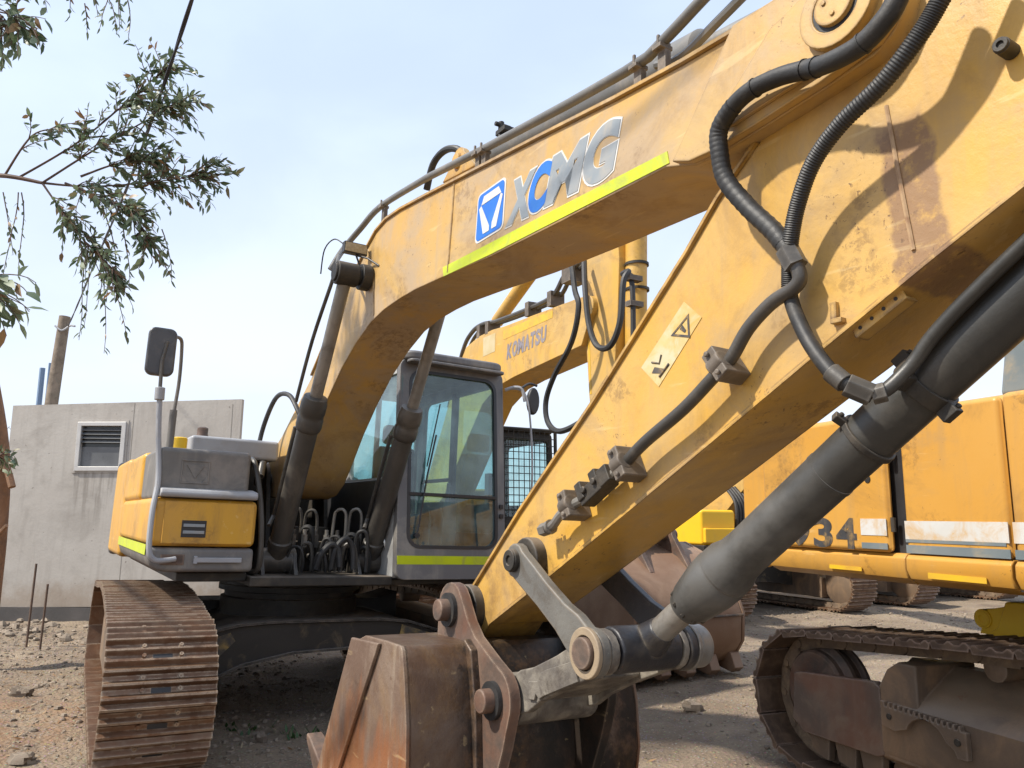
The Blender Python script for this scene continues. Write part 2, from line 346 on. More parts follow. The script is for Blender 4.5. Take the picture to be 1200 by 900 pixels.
BARK = mat('tree_bark', (.21,.115,.062), (.27,.16,.095), 4, (.12,.075,.05), .5, 7, .4, rough=.85, bump=.5, bs=22)
TWIG = mat('twig_bark', (.085,.055,.042), (.12,.075,.055), 8, rough=.8)
PIPEB = mat('pale_blue_pipe', (.16,.24,.36), None, rough=.5)
CABLE = mat('black_cable', (.022,.022,.035), None, rough=.6)
REBAR = mat('rusty_rebar', (.09,.06,.045), (.13,.08,.055), 12, rough=.8)

def glass(name, tint, spec=.10):
    m = bpy.data.materials.new(name); m.use_nodes = True; nt = m.node_tree; nt.nodes.remove(nt.nodes['Principled BSDF'])
    out = nt.nodes['Material Output']
    tr = nt.nodes.new('ShaderNodeBsdfTransparent'); tr.inputs[0].default_value = (*tint, 1)
    gl = nt.nodes.new('ShaderNodeBsdfGlossy'); gl.inputs['Roughness'].default_value = .02; gl.inputs[0].default_value = (.95,1,1,1)
    df = nt.nodes.new('ShaderNodeBsdfDiffuse'); df.inputs[0].default_value = (.34,.50,.52,1)      # dust film, made teal and strong to paint reflected haze on the glass
    fr = nt.nodes.new('ShaderNodeFresnel'); fr.inputs[0].default_value = 1.75
    tc = nt.nodes.new('ShaderNodeTexCoord')
    a = nt.nodes.new('ShaderNodeMixShader'); b = nt.nodes.new('ShaderNodeMixShader')
    d = mth(nt, 'MULTIPLY', ramp_between(nt, nz(nt, tc.outputs['Object'], 2.5, 6, .65), .3, .8), spec)
    nt.links.new(d, a.inputs[0]); nt.links.new(tr.outputs[0], a.inputs[1]); nt.links.new(df.outputs[0], a.inputs[2])
    nt.links.new(fr.outputs[0], b.inputs[0]); nt.links.new(a.outputs[0], b.inputs[1]); nt.links.new(gl.outputs[0], b.inputs[2])
    nt.links.new(b.outputs[0], out.inputs[0]); return m
GLASS = glass('cab_glass', (.52,.78,.80), .40)
def leafmat(name, c1, c2, c3):
    m = bpy.data.materials.new(name); m.use_nodes = True; nt = m.node_tree; p = nt.nodes['Principled BSDF']
    g = nt.nodes.new('ShaderNodeNewGeometry'); ri = g.outputs['Random Per Island']
    c = mixc(nt, ramp_between(nt, ri, .0, .75), c1, c2); c = mixc(nt, ramp_between(nt, ri, .86, .95), c, c3)
    nt.links.new(c, p.inputs['Base Color']); p.inputs['Roughness'].default_value = .45
    t = nt.nodes.new('ShaderNodeBsdfTranslucent'); nt.links.new(c, t.inputs[0])
    mx = nt.nodes.new('ShaderNodeMixShader'); mx.inputs[0].default_value = .3
    nt.links.new(p.outputs[0], mx.inputs[1]); nt.links.new(t.outputs[0], mx.inputs[2]); nt.links.new(mx.outputs[0], nt.nodes['Material Output'].inputs[0])
    return m
LEAF = leafmat('eucalyptus_leaf', (.055,.095,.045), (.17,.215,.125), (.22,.13,.06))
WEED = leafmat('weed_leaf', (.03,.085,.02), (.06,.13,.035), (.10,.12,.04))

LITTER = leafmat('dry_leaf', (.20,.10,.04), (.42,.28,.14), (.50,.42,.28))
# ------------------------------------------------------------------ ground
XO = (-1.966, 7.009)
XF = (math.sin(R(31.26)), -math.cos(R(31.26))); XL = (math.cos(R(31.26)), math.sin(R(31.26)))
def sstep(a, b, x):
    t = max(0, min(1, (x-a)/(b-a))); return t*t*(3-2*t)
def gz(x, y, fine=True):
    dx, dy = x-XO[0], y-XO[1]; t = dx*XL[0]+dy*XL[1]; d = math.hypot(dx, dy)
    z = -math.sin(R(1.5))*max(-2.2, min(2.2, t))*(1-sstep(2.6, 4.2, d)) - .015
    z += .02*sstep(8.2, 11, y)*sstep(-3.2, -5, x)
    z += .10*sstep(-2.9, -4.2, x)*sstep(7.2, 5.2, y)*sstep(2, 4, y)
    u = (x-1.75)*.906-(y-5.0)*.423; w_ = (x-1.75)*.423+(y-5.0)*.906
    for c in (0, 2.5):
        q = sstep(.36,.26,abs(u-c))*sstep(-1.5,0,w_)*sstep(9,6,w_)
        if q > 0: z += q*(-.012+.011*math.sin(w_*33))
    if fine:
        z += .04*noise.noise(V((x*.7, y*.7, 1))) + .022*noise.noise(V((x*2.3, y*2.3, 5))) + .013*noise.noise(V((x*6, y*6, 9))) + .007*noise.noise(V((x*13, y*13, 3)))
    return z
def lin(a, b, st):
    n = max(1, round((b-a)/st)); return [a+(b-a)*i/n for i in range(n)]
xs = [-420,-200,-90,-45,-25,-16,-11] + lin(-8, 9, .065) + [9.2,11,14,18,26,45,90,200,420]
ys = [-420,-200,-90,-40,-15,-6,-2] + lin(0, 3.2, .2) + lin(3.2, 10, .055) + lin(10, 17, .14) + [17.2,19,22,27,35,50,90,200,420]
gm = MB(); nx = len(xs)
gv = [(x, y, gz(x, y)) for y in ys for x in xs]
gf = [(j*nx+i, j*nx+i+1, (j+1)*nx+i+1, (j+1)*nx+i) for j in range(len(ys)-1) for i in range(nx-1)]
gm.add(gv, gf)
def ground_mat():
    m = bpy.data.materials.new('dry_dirt'); m.use_nodes = True; nt = m.node_tree; p = nt.nodes['Principled BSDF']
    tc = nt.nodes.new('ShaderNodeTexCoord'); co = tc.outputs['Object']
    c = mixc(nt, ramp_between(nt, nz(nt, co, .55, 6, .6, .5), .36, .62), (.190,.142,.096), (.28,.215,.148))
    c = mixc(nt, mth(nt, 'MULTIPLY', ramp_between(nt, nz(nt, co, 1.7, 8, .65), .48, .66), .7), c, (.135,.095,.07))
    sx = nt.nodes.new('ShaderNodeSeparateXYZ'); nt.links.new(co, sx.inputs[0])
    near = mth(nt, 'MULTIPLY', ramp_between(nt, sx.outputs['X'], -2.6, -3.5), ramp_between(nt, sx.outputs['Y'], 7.6, 5.6))
    c = mixc(nt, mth(nt, 'MULTIPLY', near, ramp_between(nt, nz(nt, co, 5, 8, .7), .38, .62)), c, (.27,.155,.082))
    v = nt.nodes.new('ShaderNodeTexVoronoi'); v.inputs['Scale'].default_value = 34; nt.links.new(co, v.inputs['Vector'])
    c = mixc(nt, mth(nt, 'MULTIPLY', ramp_between(nt, v.outputs['Distance'], .32, .12), .45), c, mixc(nt, .5, v.outputs['Color'], (.33,.25,.18)))
    c = mixc(nt, mth(nt, 'MULTIPLY', ramp_between(nt, nz(nt, co, 55, 6, .75), .52, .66), .55), c, (.13,.10,.08))
    nt.links.new(c, p.inputs['Base Color']); p.inputs['Roughness'].default_value = .95
    b = nt.nodes.new('ShaderNodeBump'); b.inputs['Strength'].default_value = .9; b.inputs['Distance'].default_value = .035
    nt.links.new(nz(nt, co, 16, 10, .72), b.inputs['Height'])
    b2 = nt.nodes.new('ShaderNodeBump'); b2.inputs['Strength'].default_value = .6; b2.inputs['Distance'].default_value = .02; b2.invert = True
    nt.links.new(v.outputs['Distance'], b2.inputs['Height']); nt.links.new(b.outputs[0], b2.inputs['Normal'])
    nt.links.new(b2.outputs[0], p.inputs['Normal']); return m
GROUND = ground_mat()
o = gm.build('ground', GROUND, sharp=180); o['kind'] = 'structure'; o['label'] = 'dry brown stony dirt of the yard'

# gravel and loose stones
def rock(mb, c, r, seed, n1=7, n2=5):
    rnd = random.Random(seed); sc = V((r*rnd.uniform(.8,1.3), r*rnd.uniform(.7,1.1), r*rnd.uniform(.5,.8))); a = rnd.uniform(0,6.28); off = rnd.uniform(0,90)
    vs = []; fs = []
    for i in range(n2+1):
        ph = math.pi*i/n2
        for k in range(n1):
            th = 2*math.pi*k/n1
            d = V((math.sin(ph)*math.cos(th), math.sin(ph)*math.sin(th), math.cos(ph)))
            q = 1+.5*noise.noise(d*1.5+V((off,0,0)))+.22*noise.noise(d*3.7+V((0,off,0)))
            p = V((d.x*sc.x*q, d.y*sc.y*q, d.z*sc.z*q))
            vs.append(V(c)+V((p.x*math.cos(a)-p.y*math.sin(a), p.x*math.sin(a)+p.y*math.cos(a), p.z)))
    for i in range(n2):
        for k in range(n1):
            fs.append((i*n1+k, (i+1)*n1+k, (i+1)*n1+(k+1)%n1, i*n1+(k+1)%n1))
    mb.add(vs, fs)
def rockmat():
    m = bpy.data.materials.new('stone_grey_brown'); m.use_nodes = True; nt = m.node_tree; p = nt.nodes['Principled BSDF']
    g = nt.nodes.new('ShaderNodeNewGeometry'); tc = nt.nodes.new('ShaderNodeTexCoord')
    c = mixc(nt, g.outputs['Random Per Island'], (.125,.100,.075), (.32,.26,.195))
    c = mixc(nt, mth(nt, 'MULTIPLY', ramp_between(nt, nz(nt, tc.outputs['Object'], 30, 6, .7), .45, .65), .5), c, (.17,.12,.09))
    nt.links.new(c, p.inputs['Base Color']); p.inputs['Roughness'].default_value = .9
    b = nt.nodes.new('ShaderNodeBump'); b.inputs['Strength'].default_value = .5; b.inputs['Distance'].default_value = .01
    nt.links.new(nz(nt, tc.outputs['Object'], 45, 6, .7), b.inputs['Height']); nt.links.new(b.outputs[0], p.inputs['Normal']); return m
ROCK = rockmat()
gb = MB()
for k in range(7000):
    q = random.random()
    if q < .42: x, y = random.uniform(-7.5,-2.2), random.uniform(4.2, 11.2)
    elif q < .62: x, y = random.uniform(-2.5,.5), random.uniform(4.6, 8)
    else: x, y = random.uniform(.6, 8), random.uniform(4.5, 14)
    r = .005 + .022*random.random()**4 + .0007*y
    rock(gb, (x, y, gz(x, y)+r*.12), r, k, 6, 4)
for k in range(150):                        # heaped stones along the cabin foot
    x, y = random.uniform(-8.2,-3.6), random.gauss(10.5, .40); r = random.uniform(.02,.075)
    rock(gb, (x, y, gz(x, y)+r*.25), r, 9000+k)
tag(gb.build('gravel', ROCK, sharp=24), 'loose gravel and small stones scattered over the dirt', 'gravel', kind='stuff')
for nm, (x, y), r, lab in (('stone',(-4.07,6.75),.075,'pale round stone lying on dirt left of the near track'),
        ('stone',(-3.02,5.10),.065,'grey stone half buried at the bottom left beside the near track'),
        ('stone',(-5.35,7.15),.12,'brown stone at the left edge of the dirt'),
        ('stone',(1.55,6.85),.085,'tan stone on open dirt between bucket and right-hand track'),
        ('stone',(2.0,6.1),.06,'small grey stone on dirt near the far bucket'),
        ('stone',(-1.75,5.75),.07,'dark stone in the shade under the large excavator')):
    b = MB(); rock(b, (0,0,0), r, int(x*100), 14, 9); o = b.build(nm, ROCK, sharp=24); o.location = (x, y, gz(x,y)+r*.25)
    tag(o, lab, 'stone', 'larger stones on the dirt')
lb = MB(); rl = random.Random(21)            # fallen leaves and bits of straw
for k in range(3600):
    if k < 2600: x, y = rl.uniform(-6.5,-2.4), rl.uniform(4.3,10.6)
    else: x, y = rl.uniform(-2,7), rl.uniform(4.4,11)
    a = rl.uniform(0,6.28); l = rl.uniform(.012,.045); w_ = l*rl.uniform(.08,.22); d = V((math.cos(a)*l, math.sin(a)*l, rl.uniform(-.3,.4)*l)); sd = V((-math.sin(a)*w_, math.cos(a)*w_, rl.uniform(-.5,.5)*w_))
    p = V((x, y, gz(x,y)+.006)); lb.add([p-d, p+sd, p+d, p-sd], [(0,1,2,3)])
tag(lb.build('leaf_litter', LITTER, sharp=180), 'dry fallen leaves and straw bits scattered on the dirt', 'leaf litter', kind='stuff')
wb = MB()                                   # weeds in the shade under the machine
for (cx, cy, n) in ((-1.95,6.05,22),(-1.5,5.9,26)):
    for k in range(n):
        x, y = random.gauss(cx,.10), random.gauss(cy,.07); a = random.uniform(0,6.28); h = random.uniform(.03,.09); w = .012
        p = V((x,y,gz(x,y)-.01)); d = V((math.cos(a)*h*.8, math.sin(a)*h*.8, h)); sd = V((-math.sin(a)*w, math.cos(a)*w, 0))
        wb.add([p, p+d*.5+sd, p+d, p+d*.5-sd], [(0,1,2,3)])
tag(wb.build('weeds', WEED, sharp=180), 'small green weeds in the shade below the machine', 'weeds', kind='stuff')

# ------------------------------------------------------------------ tracks
def track_path(sf, sr, zc, r, top):
    P = arc(sf, zc, r, -90, 90, 24) + [(s, z) for s, z in top] + arc(sr, zc, r, 90, 270, 24)
    return P
def resample(P, n):
    Q = P+[P[0]]; L = [0]
    for a, b in zip(Q, Q[1:]): L.append(L[-1]+math.hypot(b[0]-a[0], b[1]-a[1]))
    out = []; j = 0
    for i in range(n):
        d = L[-1]*i/n
        while L[j+1] < d: j += 1
        f = (d-L[j])/max(1e-9, L[j+1]-L[j]); out.append((Q[j][0]+(Q[j+1][0]-Q[j][0])*f, Q[j][1]+(Q[j+1][1]-Q[j][1])*f))
    return out, L[-1]/n
def shoe_mb(p, W, k=1.0):
    m = MB(); h = p*.5; w = W/2
    lo = -.016-.014*(1-k)*2
    g = lambda c: [(c+.25*h,.001),(c+.13*h,.018*k),(c+.06*h,.029*k),(c-.06*h,.029*k),(c-.13*h,.018*k),(c-.25*h,.001)]
    e_ = 1.0 if k == 1 else .93
    prof = [(-h*1.0*e_,lo),(-h*.80,lo),(h*.96*e_,lo),(h*1.03*e_,-.004)]+g(.79*h)+g(.02*h)+g(-.76*h)
    m.prism(prof, -w, w)
    return m
def add_track(root, t0, W, path, n, shoe_mat, each=True, k=1.0):
    """one crawler: continuous chain mesh as the part, every shoe a sub-part"""
    pts, pitch = resample(path, n)
    ch = MB()
    for dy in (-.085, .085):                # two rows of chain links
        for i in range(n):
            a, b = pts[i], pts[(i+1)%n]; d = V((b[0]-a[0], 0, b[1]-a[1])).normalized(); nn = V((d.z,0,-d.x))
            c = V(((a[0]+b[0])/2, t0+dy, (a[1]+b[1])/2)) - nn*.055
            ch.obox(c, (d, V((0,1,0)), nn), (pitch*.46, .022, .042))
            ch.cyl(V((a[0],t0+dy-.03,a[1]))-nn*.06, V((a[0],t0+dy+.03,a[1]))-nn*.06, .026, n=8)
    tr = ch.build('track', CHAIN, root)
    proto = None; allb = MB()
    for i in range(n):
        a, b = pts[i-1], pts[(i+1)%n]; d = V((b[0]-a[0], 0, b[1]-a[1])).normalized(); nn = V((d.z,0,-d.x))
        M = Matrix(((d.x,0,nn.x,pts[i][0]),(0,1,0,t0),(d.z,0,nn.z,pts[i][1]),(0,0,0,1)))
        if each:
            if proto is None:
                sb = shoe_mb(pitch, W, k)
                nb = len(sb.f)
                h = pitch*.5
                for y in (-.10, .10):
                    for x in (-.34, .36):
                        sb.cyl((x*h,y,.0),(x*h,y,.017),.013,n=6)
                nd = len(sb.f)
                sb.box(-.58*h,-.24*h,-.052,.052,.0015,.0045)
                sb.box(.60*h,.98*h,-.05,.05,-.012,.0062)
                proto = sb.build('track_shoe', shoe_mat, tr)
                proto.data.materials.append(BLACK)
                for pf in proto.data.polygons:
                    if pf.index >= nd: pf.material_index = 1
                o = proto
            else:
                o = proto.copy(); COL.objects.link(o)
            o.parent = tr; o.matrix_local = M @ Matrix.Translation((0,0,random.uniform(-.003,.003))) @ Matrix.Rotation(random.uniform(-.02,.02), 4, 'Y')
        else:
            sb = shoe_mb(pitch, W, k); allb.add([M @ V(v) for v in sb.v], sb.f)
    if not each: allb.build('track_shoes', shoe_mat, tr)
    return tr, pts, pitch

# ================================================================== MAIN EXCAVATOR
X = thing('hydraulic_excavator', 'dusty yellow excavator in front, big blue and grey boom lettering, bucket curled under its arm', 'excavator', frame((*XO, 0), 31.26, 1.5))

# --- boom
boom = [(-.40,1.98),(-.30,2.10),(.06,2.25),(.84,2.68),(1.30,3.02),(1.64,3.265),(1.95,3.445),(2.12,3.52),(2.30,3.545),(2.55,3.530),(2.95,3.478),(3.60,3.388),(4.25,3.298),(4.77,3.222),(5.16,3.175),(5.54,3.145)] \
     + arc(5.83,2.97,.17,100,-70,8) + [(5.74,2.79),(5.52,2.77),(5.33,2.757),(5.21,2.765),(5.06,2.815),(4.4,2.83),(3.77,2.852),(3.23,2.89),(2.85,2.912),(2.61,2.912),(2.36,2.90),(2.12,2.862),(1.85,2.765),(1.58,2.63),(1.29,2.43),(1.03,2.21),(.80,1.97),(.64,1.82),(.46,1.73),(.25,1.70),(-.2,1.70),(-.36,1.79)]
mb = MB().prism(boom, -.205, .205)
BOOM = mb.build('boom', Y_BOOM, X, bevel=.006)
# top cover strip whose lip stands proud of the side plates
tp = MB(); up = boom[3:16]
for a, b in zip(up, up[1:]):
    d = V((b[0]-a[0],0,b[1]-a[1])).normalized(); n = V((-d.z,0,d.x))
    tp.add([V((a[0],-.221,a[1]))+n*.001, V((b[0],-.221,b[1]))+n*.001, V((b[0],.221,b[1]))+n*.001, V((a[0],.221,a[1]))+n*.001,
            V((a[0],-.221,a[1]))+n*.016, V((b[0],-.221,b[1]))+n*.016, V((b[0],.221,b[1]))+n*.016, V((a[0],.221,a[1]))+n*.016],
           [(0,3,2,1),(4,5,6,7),(0,1,5,4),(1,2,6,5),(2,3,7,6),(3,0,4,7)])
tp.build('top_plate', Y_BOOM, BOOM)
MB().tube([(3.30,-.207,2.90),(3.32,-.207,3.2),(3.33,-.207,3.42)], .006, 6).build('weld_seam', Y_BOOM, BOOM)
MB().tube([(2.18,-.207,2.9),(2.12,-.207,3.2),(1.98,-.207,3.43)], .005, 6).build('weld_seam', Y_BOOM, BOOM)
# doubler at the tip with pin
MB().prism([(5.13,2.80),(5.21,2.768),(5.33,2.760),(5.52,2.773),(5.74,2.793)]+arc(5.83,2.97,.168,-60,95,8)+[(5.60,3.155),(5.42,3.165)], -.238, -.2045).build('fork_plate', Y_BOOM, BOOM, bevel=.005)
MB().prism([(5.33,2.835),(5.42,2.80),(5.62,2.815)]+arc(5.83,2.97,.140,-75,60,8)+[(5.75,3.10),(5.58,3.05)], -.254, -.2375).build('tip_plate', Y_BOOM, BOOM, bevel=.004)
pn = MB(); pn.annulus((5.83,-.285,2.965),(0,1,0),.073,.118,.06); pn.build('pin_collar', Y_BOOM, BOOM, bevel=.004)
pk = MB(); pk.annulus((5.83,-.282,2.965),(0,1,0),.060,.0725,.05); pk.build('pin_seal', RUBBER, BOOM)
pc = MB().cyl((5.83,-.296,2.965),(5.83,.296,2.965),.0595,n=32); 
for a in (30,150,270): pc.cyl((5.83+.03*math.cos(R(a)),-.301,2.965+.03*math.sin(R(a))),(5.83+.03*math.cos(R(a)),-.29,2.965+.03*math.sin(R(a))),.008,n=6)
pc.build('boom_pin', Y_STICK, BOOM, bevel=.003)
# reflective tape, logo and lettering
MB().prism([(3.25,2.888),(3.235,2.945),(5.075,2.872),(5.085,2.822),(3.8,2.860)], -.2085, -.2045).build('reflective_strip', TAPE, BOOM)
def parallelogram(mb, pts, t0, t1): mb.prism(pts, t0, t1)
def sheared(x0, x1, z0, z1, r): return [(x+.055*(z-z0), z-.0*(x-x0)) for x, z in rrect(x0, x1, z0, z1, r)]
MB().prism(sheared(3.610,3.902,2.962,3.235,.035), -.2075, -.2045).build('emblem_border', WHITE, BOOM)
MB().prism(sheared(3.622,3.890,2.973,3.224,.028), -.2095, -.2070).build('emblem_field', BLUE, BOOM)
em = MB()
em.prism([(3.672,3.160),(3.698,3.203),(3.848,3.203),(3.876,3.160)], -.2112, -.2090)
em.prism([(3.650,3.146),(3.672,3.158),(3.762,3.022),(3.762,2.995),(3.700,2.995)], -.2112, -.2090)
em.prism([(3.892,3.146),(3.872,3.158),(3.790,3.030),(3.788,2.995),(3.836,2.995)], -.2112, -.2090)
em.build('emblem', WHITE, BOOM)
def text_mesh(name, body, matr, parent, fmap, size=1, offset=0, shear=0, sx=1, ext=.002, spacing=1.0):
    cu = bpy.data.curves.new(name, 'FONT'); cu.body = body; cu.size = size; cu.offset = offset; cu.shear = shear; cu.extrude = ext; cu.resolution_u = 6
    cu.space_character = spacing
    ob = bpy.data.objects.new(name, cu); COL.objects.link(ob)
    dg = bpy.context.evaluated_depsgraph_get(); me = bpy.data.meshes.new_from_object(ob.evaluated_get(dg))
    bpy.data.objects.remove(ob)
    for v in me.vertices: v.co = fmap(v.co.x*sx, v.co.y, v.co.z)
    me.name = name; me.materials.clear(); me.materials.append(matr)
    o = bpy.data.objects.new(name, me); COL.objects.link(o); o.parent = parent; return o
# letters are drawn on a slightly falling baseline, each letter its own mesh
def letter_map(s0, z0, slope, t):
    return lambda x, y, z: V((s0+x, t-z, z0+y+x*slope))
def fit_letter(nm, ch, m_, parent, quad, t, pad, offset):
    # quad: bottom-left, bottom-right, top-right, top-left corners on the plate, as (s, z)
    bl_, br_, tr_, tl_ = [V((x,0,z)) for x, z in quad]
    o = text_mesh(nm, ch, m_, parent, lambda x, y, z: V((x, z, y)), size=1, offset=offset, ext=.001)
    xs_ = [v.co.x for v in o.data.vertices]; zs_ = [v.co.z for v in o.data.vertices]; x0, x1, z0, z1 = min(xs_), max(xs_), min(zs_), max(zs_)
    W_ = (br_-bl_).length; H_ = (tl_-bl_).length
    for v in o.data.vertices:
        u = (v.co.x-x0)/(x1-x0)*(1+2*pad/W_)-pad/W_; w = (v.co.z-z0)/(z1-z0)*(1+2*pad/H_)-pad/H_
        p = (bl_*(1-u)+br_*u)*(1-w)+(tl_*(1-u)+tr_*u)*w; v.co = V((p.x, t-v.co.y, p.z))
LET = (('X',GREYT,[(3.925,2.958),(4.135,2.945),(4.20,3.165),(3.99,3.175)]),('C',BLUE,[(4.105,2.945),(4.27,2.94),(4.335,3.16),(4.17,3.17)]),
       ('M',GREYT,[(4.265,2.94),(4.525,2.925),(4.595,3.15),(4.335,3.16)]),('G',GREYT,[(4.535,2.915),(4.755,2.905),(4.82,3.145),(4.60,3.155)]))
for ch, m_, q in LET:
    fit_letter('letter_outline', ch, WHITE, BOOM, q, -.2062, .009, .070)
    fit_letter('letter', ch, m_, BOOM, q, -.2080, 0, .055)
# foot bracket, pins
ft = MB()
for t in (-.28,.24):
    ft.prism([(-.75,1.08),(.15,1.08),(-.02,1.75)]+arc(-.22,1.86,.16,-10,190,8)+[(-.55,1.5)], t, t+.04)
ft.cyl((-.22,-.34,1.86),(-.22,.34,1.86),.06)
ft.build('boom_foot_bracket', DARK, X, bevel=.006)
# work lamp on the boom
lp = MB().box(1.98,2.035,-.40,-.23,3.36,3.44)
lp.tube([(2.0,-.30,3.36),(2.02,-.26,3.25),(2.06,-.205,3.17)],.008,6); lp.tube([(2.0,-.30,3.36),(2.10,-.25,3.32),(2.22,-.205,3.24)],.008,6)
lamp = lp.build('work_lamp', BLACK, BOOM, bevel=.006)
ln = MB().box(2.0352,2.041,-.392,-.238,3.368,3.432); ln.build('lamp_lens', LENS, lamp)
MB().tube(crom([(2.0,-.39,3.42),(1.85,-.42,3.50),(1.7,-.44,3.46),(1.62,-.43,3.30)]),.005,6).build('lamp_wire', RUBBER, lamp)

# --- boom cylinders
for sg in (-1, 1):
    b0 = V((.86,.38*sg,1.20)); b1 = V((2.06,.38*sg,3.19)); d = (b1-b0).normalized(); Lc = (b1-b0).length
    c = MB().lathe(b0, b1, [(-.10,.065),(-.05,.078),(.12,.080),(.13,.086),(.18,.086),(.19,.077),(1.12,.077),(1.13,.088),(1.16,.095),(1.22,.095),(1.23,.090),(1.26,.090),(1.27,.095),(1.34,.095),(1.36,.090),(1.39,.084),(1.40,.05)])
    cy = c.build('boom_cylinder', STEELP, X, bevel=0)
    MB().cyl(b0+d*1.38, b0+d*(Lc-.06), .046).build('cylinder_rod', ROD, cy)
    e = MB().cyl(b1+V((0,-.075,0)), b1+V((0,.075,0)), .082); e.build('rod_eye', DARK, cy, bevel=.008)
    f = MB().cyl(b0+V((0,-.12,-.0)), b0+V((0,.12,0)), .095)
    for q in (-.14,.11): f.prism([(.68,1.08),(1.04,1.08)]+arc(.86,1.20,.10,0,180,6), b0.y+q, b0.y+q+.03)
    f.build('cylinder_foot', STEELP, cy, bevel=.005)
    pp = MB().tube([b0+d*.25+V((.02,-.11*1,.05)), b0+d*.3+V((-.08,-.06,.09)), b0+d*1.05+V((-.08,-.06,.09)), b0+d*1.1+V((-.03,-.03,.05))], .016, 8)
    pp.build('cylinder_pipe', STEELP, cy)
MB().cyl((2.06,-.47,3.19),(2.06,.47,3.19),.062).build('cylinder_pin', DARK, BOOM, bevel=.006)
MB().annulus((2.06,-.285,3.19),(0,1,0),.062,.092,.07).build('pin_boss', DARK, BOOM, bevel=.006)

# --- pipes and hoses along the boom
pa = [(1.32,-.45,2.38),(1.62,-.45,2.80),(1.98,-.44,3.19),(1.80,-.36,3.40),(1.62,-.24,3.56),(1.72,-.185,3.68),(2.10,-.18,3.722),(2.88,-.18,3.635),(3.61,-.18,3.515),(4.41,-.18,3.395),(4.80,-.18,3.345),(4.94,-.18,3.335),(5.10,-.18,3.37),(5.30,-.17,3.43),(5.7,-.14,3.54),(6.1,-.12,3.63)]
MB().tube(crom(pa[:5],5),.0135,8).build('boom_hose', STEELP, BOOM)
MB().tube(crom([(1.52,-.33,3.38),(1.56,-.26,3.54)]+pa[5:8],5)+[V(p) for p in pa[8:11]]+crom(pa[11:],4), .0225, 12).build('boom_pipe', PIPEG, BOOM)
MB().tube(crom([(1.95,.15,3.56),(2.3,.15,3.70),(3.0,.15,3.62),(4.9,.15,3.33),(5.3,.15,3.40),(6.0,.14,3.52)],5), .0225, 10).build('boom_pipe', PIPEG, BOOM)
MB().tube(crom([(4.9,-.10,3.35),(5.05,-.11,3.30),(5.25,-.12,3.33),(5.45,-.10,3.40),(5.9,-.08,3.52)],5), .018, 8).build('boom_pipe', PIPEG, BOOM)
for q, z, zb in ((2.16,3.715,3.55),(3.55,3.525,3.40),(3.62,3.513,3.39),(4.88,3.338,3.21),(5.02,3.345,3.20)):
    ck = MB().box(q-.022,q+.022,-.185,-.155,zb,z).box(q-.024,q+.024,-.212,-.148,z-.03,z-.012).cyl((q,-.20,z-.03),(q,-.20,z+.03),.008,n=6)
    ck.build('pipe_clamp', CLAMP, BOOM, bevel=.003)
MB().box(3.50,3.60,-.05,.02,3.68,3.71).cyl((3.53,-.03,3.64),(3.53,-.03,3.76),.018,n=8).cyl((3.53,-.07,3.74),(3.53,.03,3.74),.014,n=8).build('grease_block', DARK, BOOM, bevel=.004)
MB().tube(crom([(2.75,-.12,3.62),(2.85,-.13,3.75),(2.98,-.12,3.79),(3.12,-.10,3.75),(3.2,-.05,3.66)],6),.022,10).build('boom_hose', RUBBER, BOOM)
ac = MB()
for t in (-.12,.08): ac.prism([(2.98,3.58),(3.42,3.52)]+arc(3.18,3.64,.085,20,170,7), t, t+.04)
ac.cyl((3.18,-.14,3.64),(3.18,.14,3.64),.045)
ac.build('arm_cylinder_bracket', Y_BOOM, BOOM, bevel=.004)
a0 = V((3.18,0,3.64)); a1 = V((6.35,0,3.17)); d = (a1-a0).normalized()
c = MB().lathe(a0, a1, [(-.05,.06),(.08,.075),(.12,.076),(1.70,.076),(1.71,.086),(1.90,.086),(1.92,.07),(1.93,.045)])
arm_c = c.build('arm_cylinder', PIPEG, X)
MB().cyl(a0+d*1.9, a1, .045).build('cylinder_rod', ROD, arm_c)

# --- stick
stick = [(3.66,1.22),(4.06,1.58),(4.59,2.01),(5.12,2.48),(5.27,2.63),(5.44,2.76),(5.65,2.98),(5.9,3.2),(6.2,3.5),(6.42,3.56),(6.55,3.45),(6.9,2.95),(6.85,2.70),(6.5,2.49),(6.2,2.33),(5.97,2.215),(5.60,2.02),(5.09,1.745),(4.79,1.585),(4.26,1.305),(3.83,1.085),(3.74,1.0),(3.65,.985),(3.56,1.02),(3.53,1.12),(3.57,1.18)]
STICK = MB().prism(stick, -.150, .150).build('stick', Y_STICK, X, bevel=.005)
def edge_strip(pl, lo, hi, w, nm, parent, m_, th=.014):
    q = MB()
    for a, b in zip(pl, pl[1:]):
        d = V((b[0]-a[0],0,b[1]-a[1])).normalized(); n = V((-d.z,0,d.x))
        vs = []
        for h in (lo, hi):
            for p, t in ((a,-w),(b,-w),(b,w),(a,w)): vs.append(V((p[0],t,p[1]))+n*h)
        q.add(vs, [(0,3,2,1),(4,5,6,7),(0,1,5,4),(1,2,6,5),(2,3,7,6),(3,0,4,7)])
    return q.build(nm, m_, parent)
edge_strip(stick[0:6], .001, .014, .164, 'top_plate', STICK, Y_STICK)
edge_strip(stick[13:21], .001, .014, .166, 'bottom_plate', STICK, Y_STICK)
MB().tube([(5.88,-.151,2.68),(5.90,-.152,2.5),(5.93,-.152,2.25)],.006,6).build('weld_seam', mat('bare_weld', (.40,.27,.15), (.25,.14,.07), 20, rough=.5), STICK)
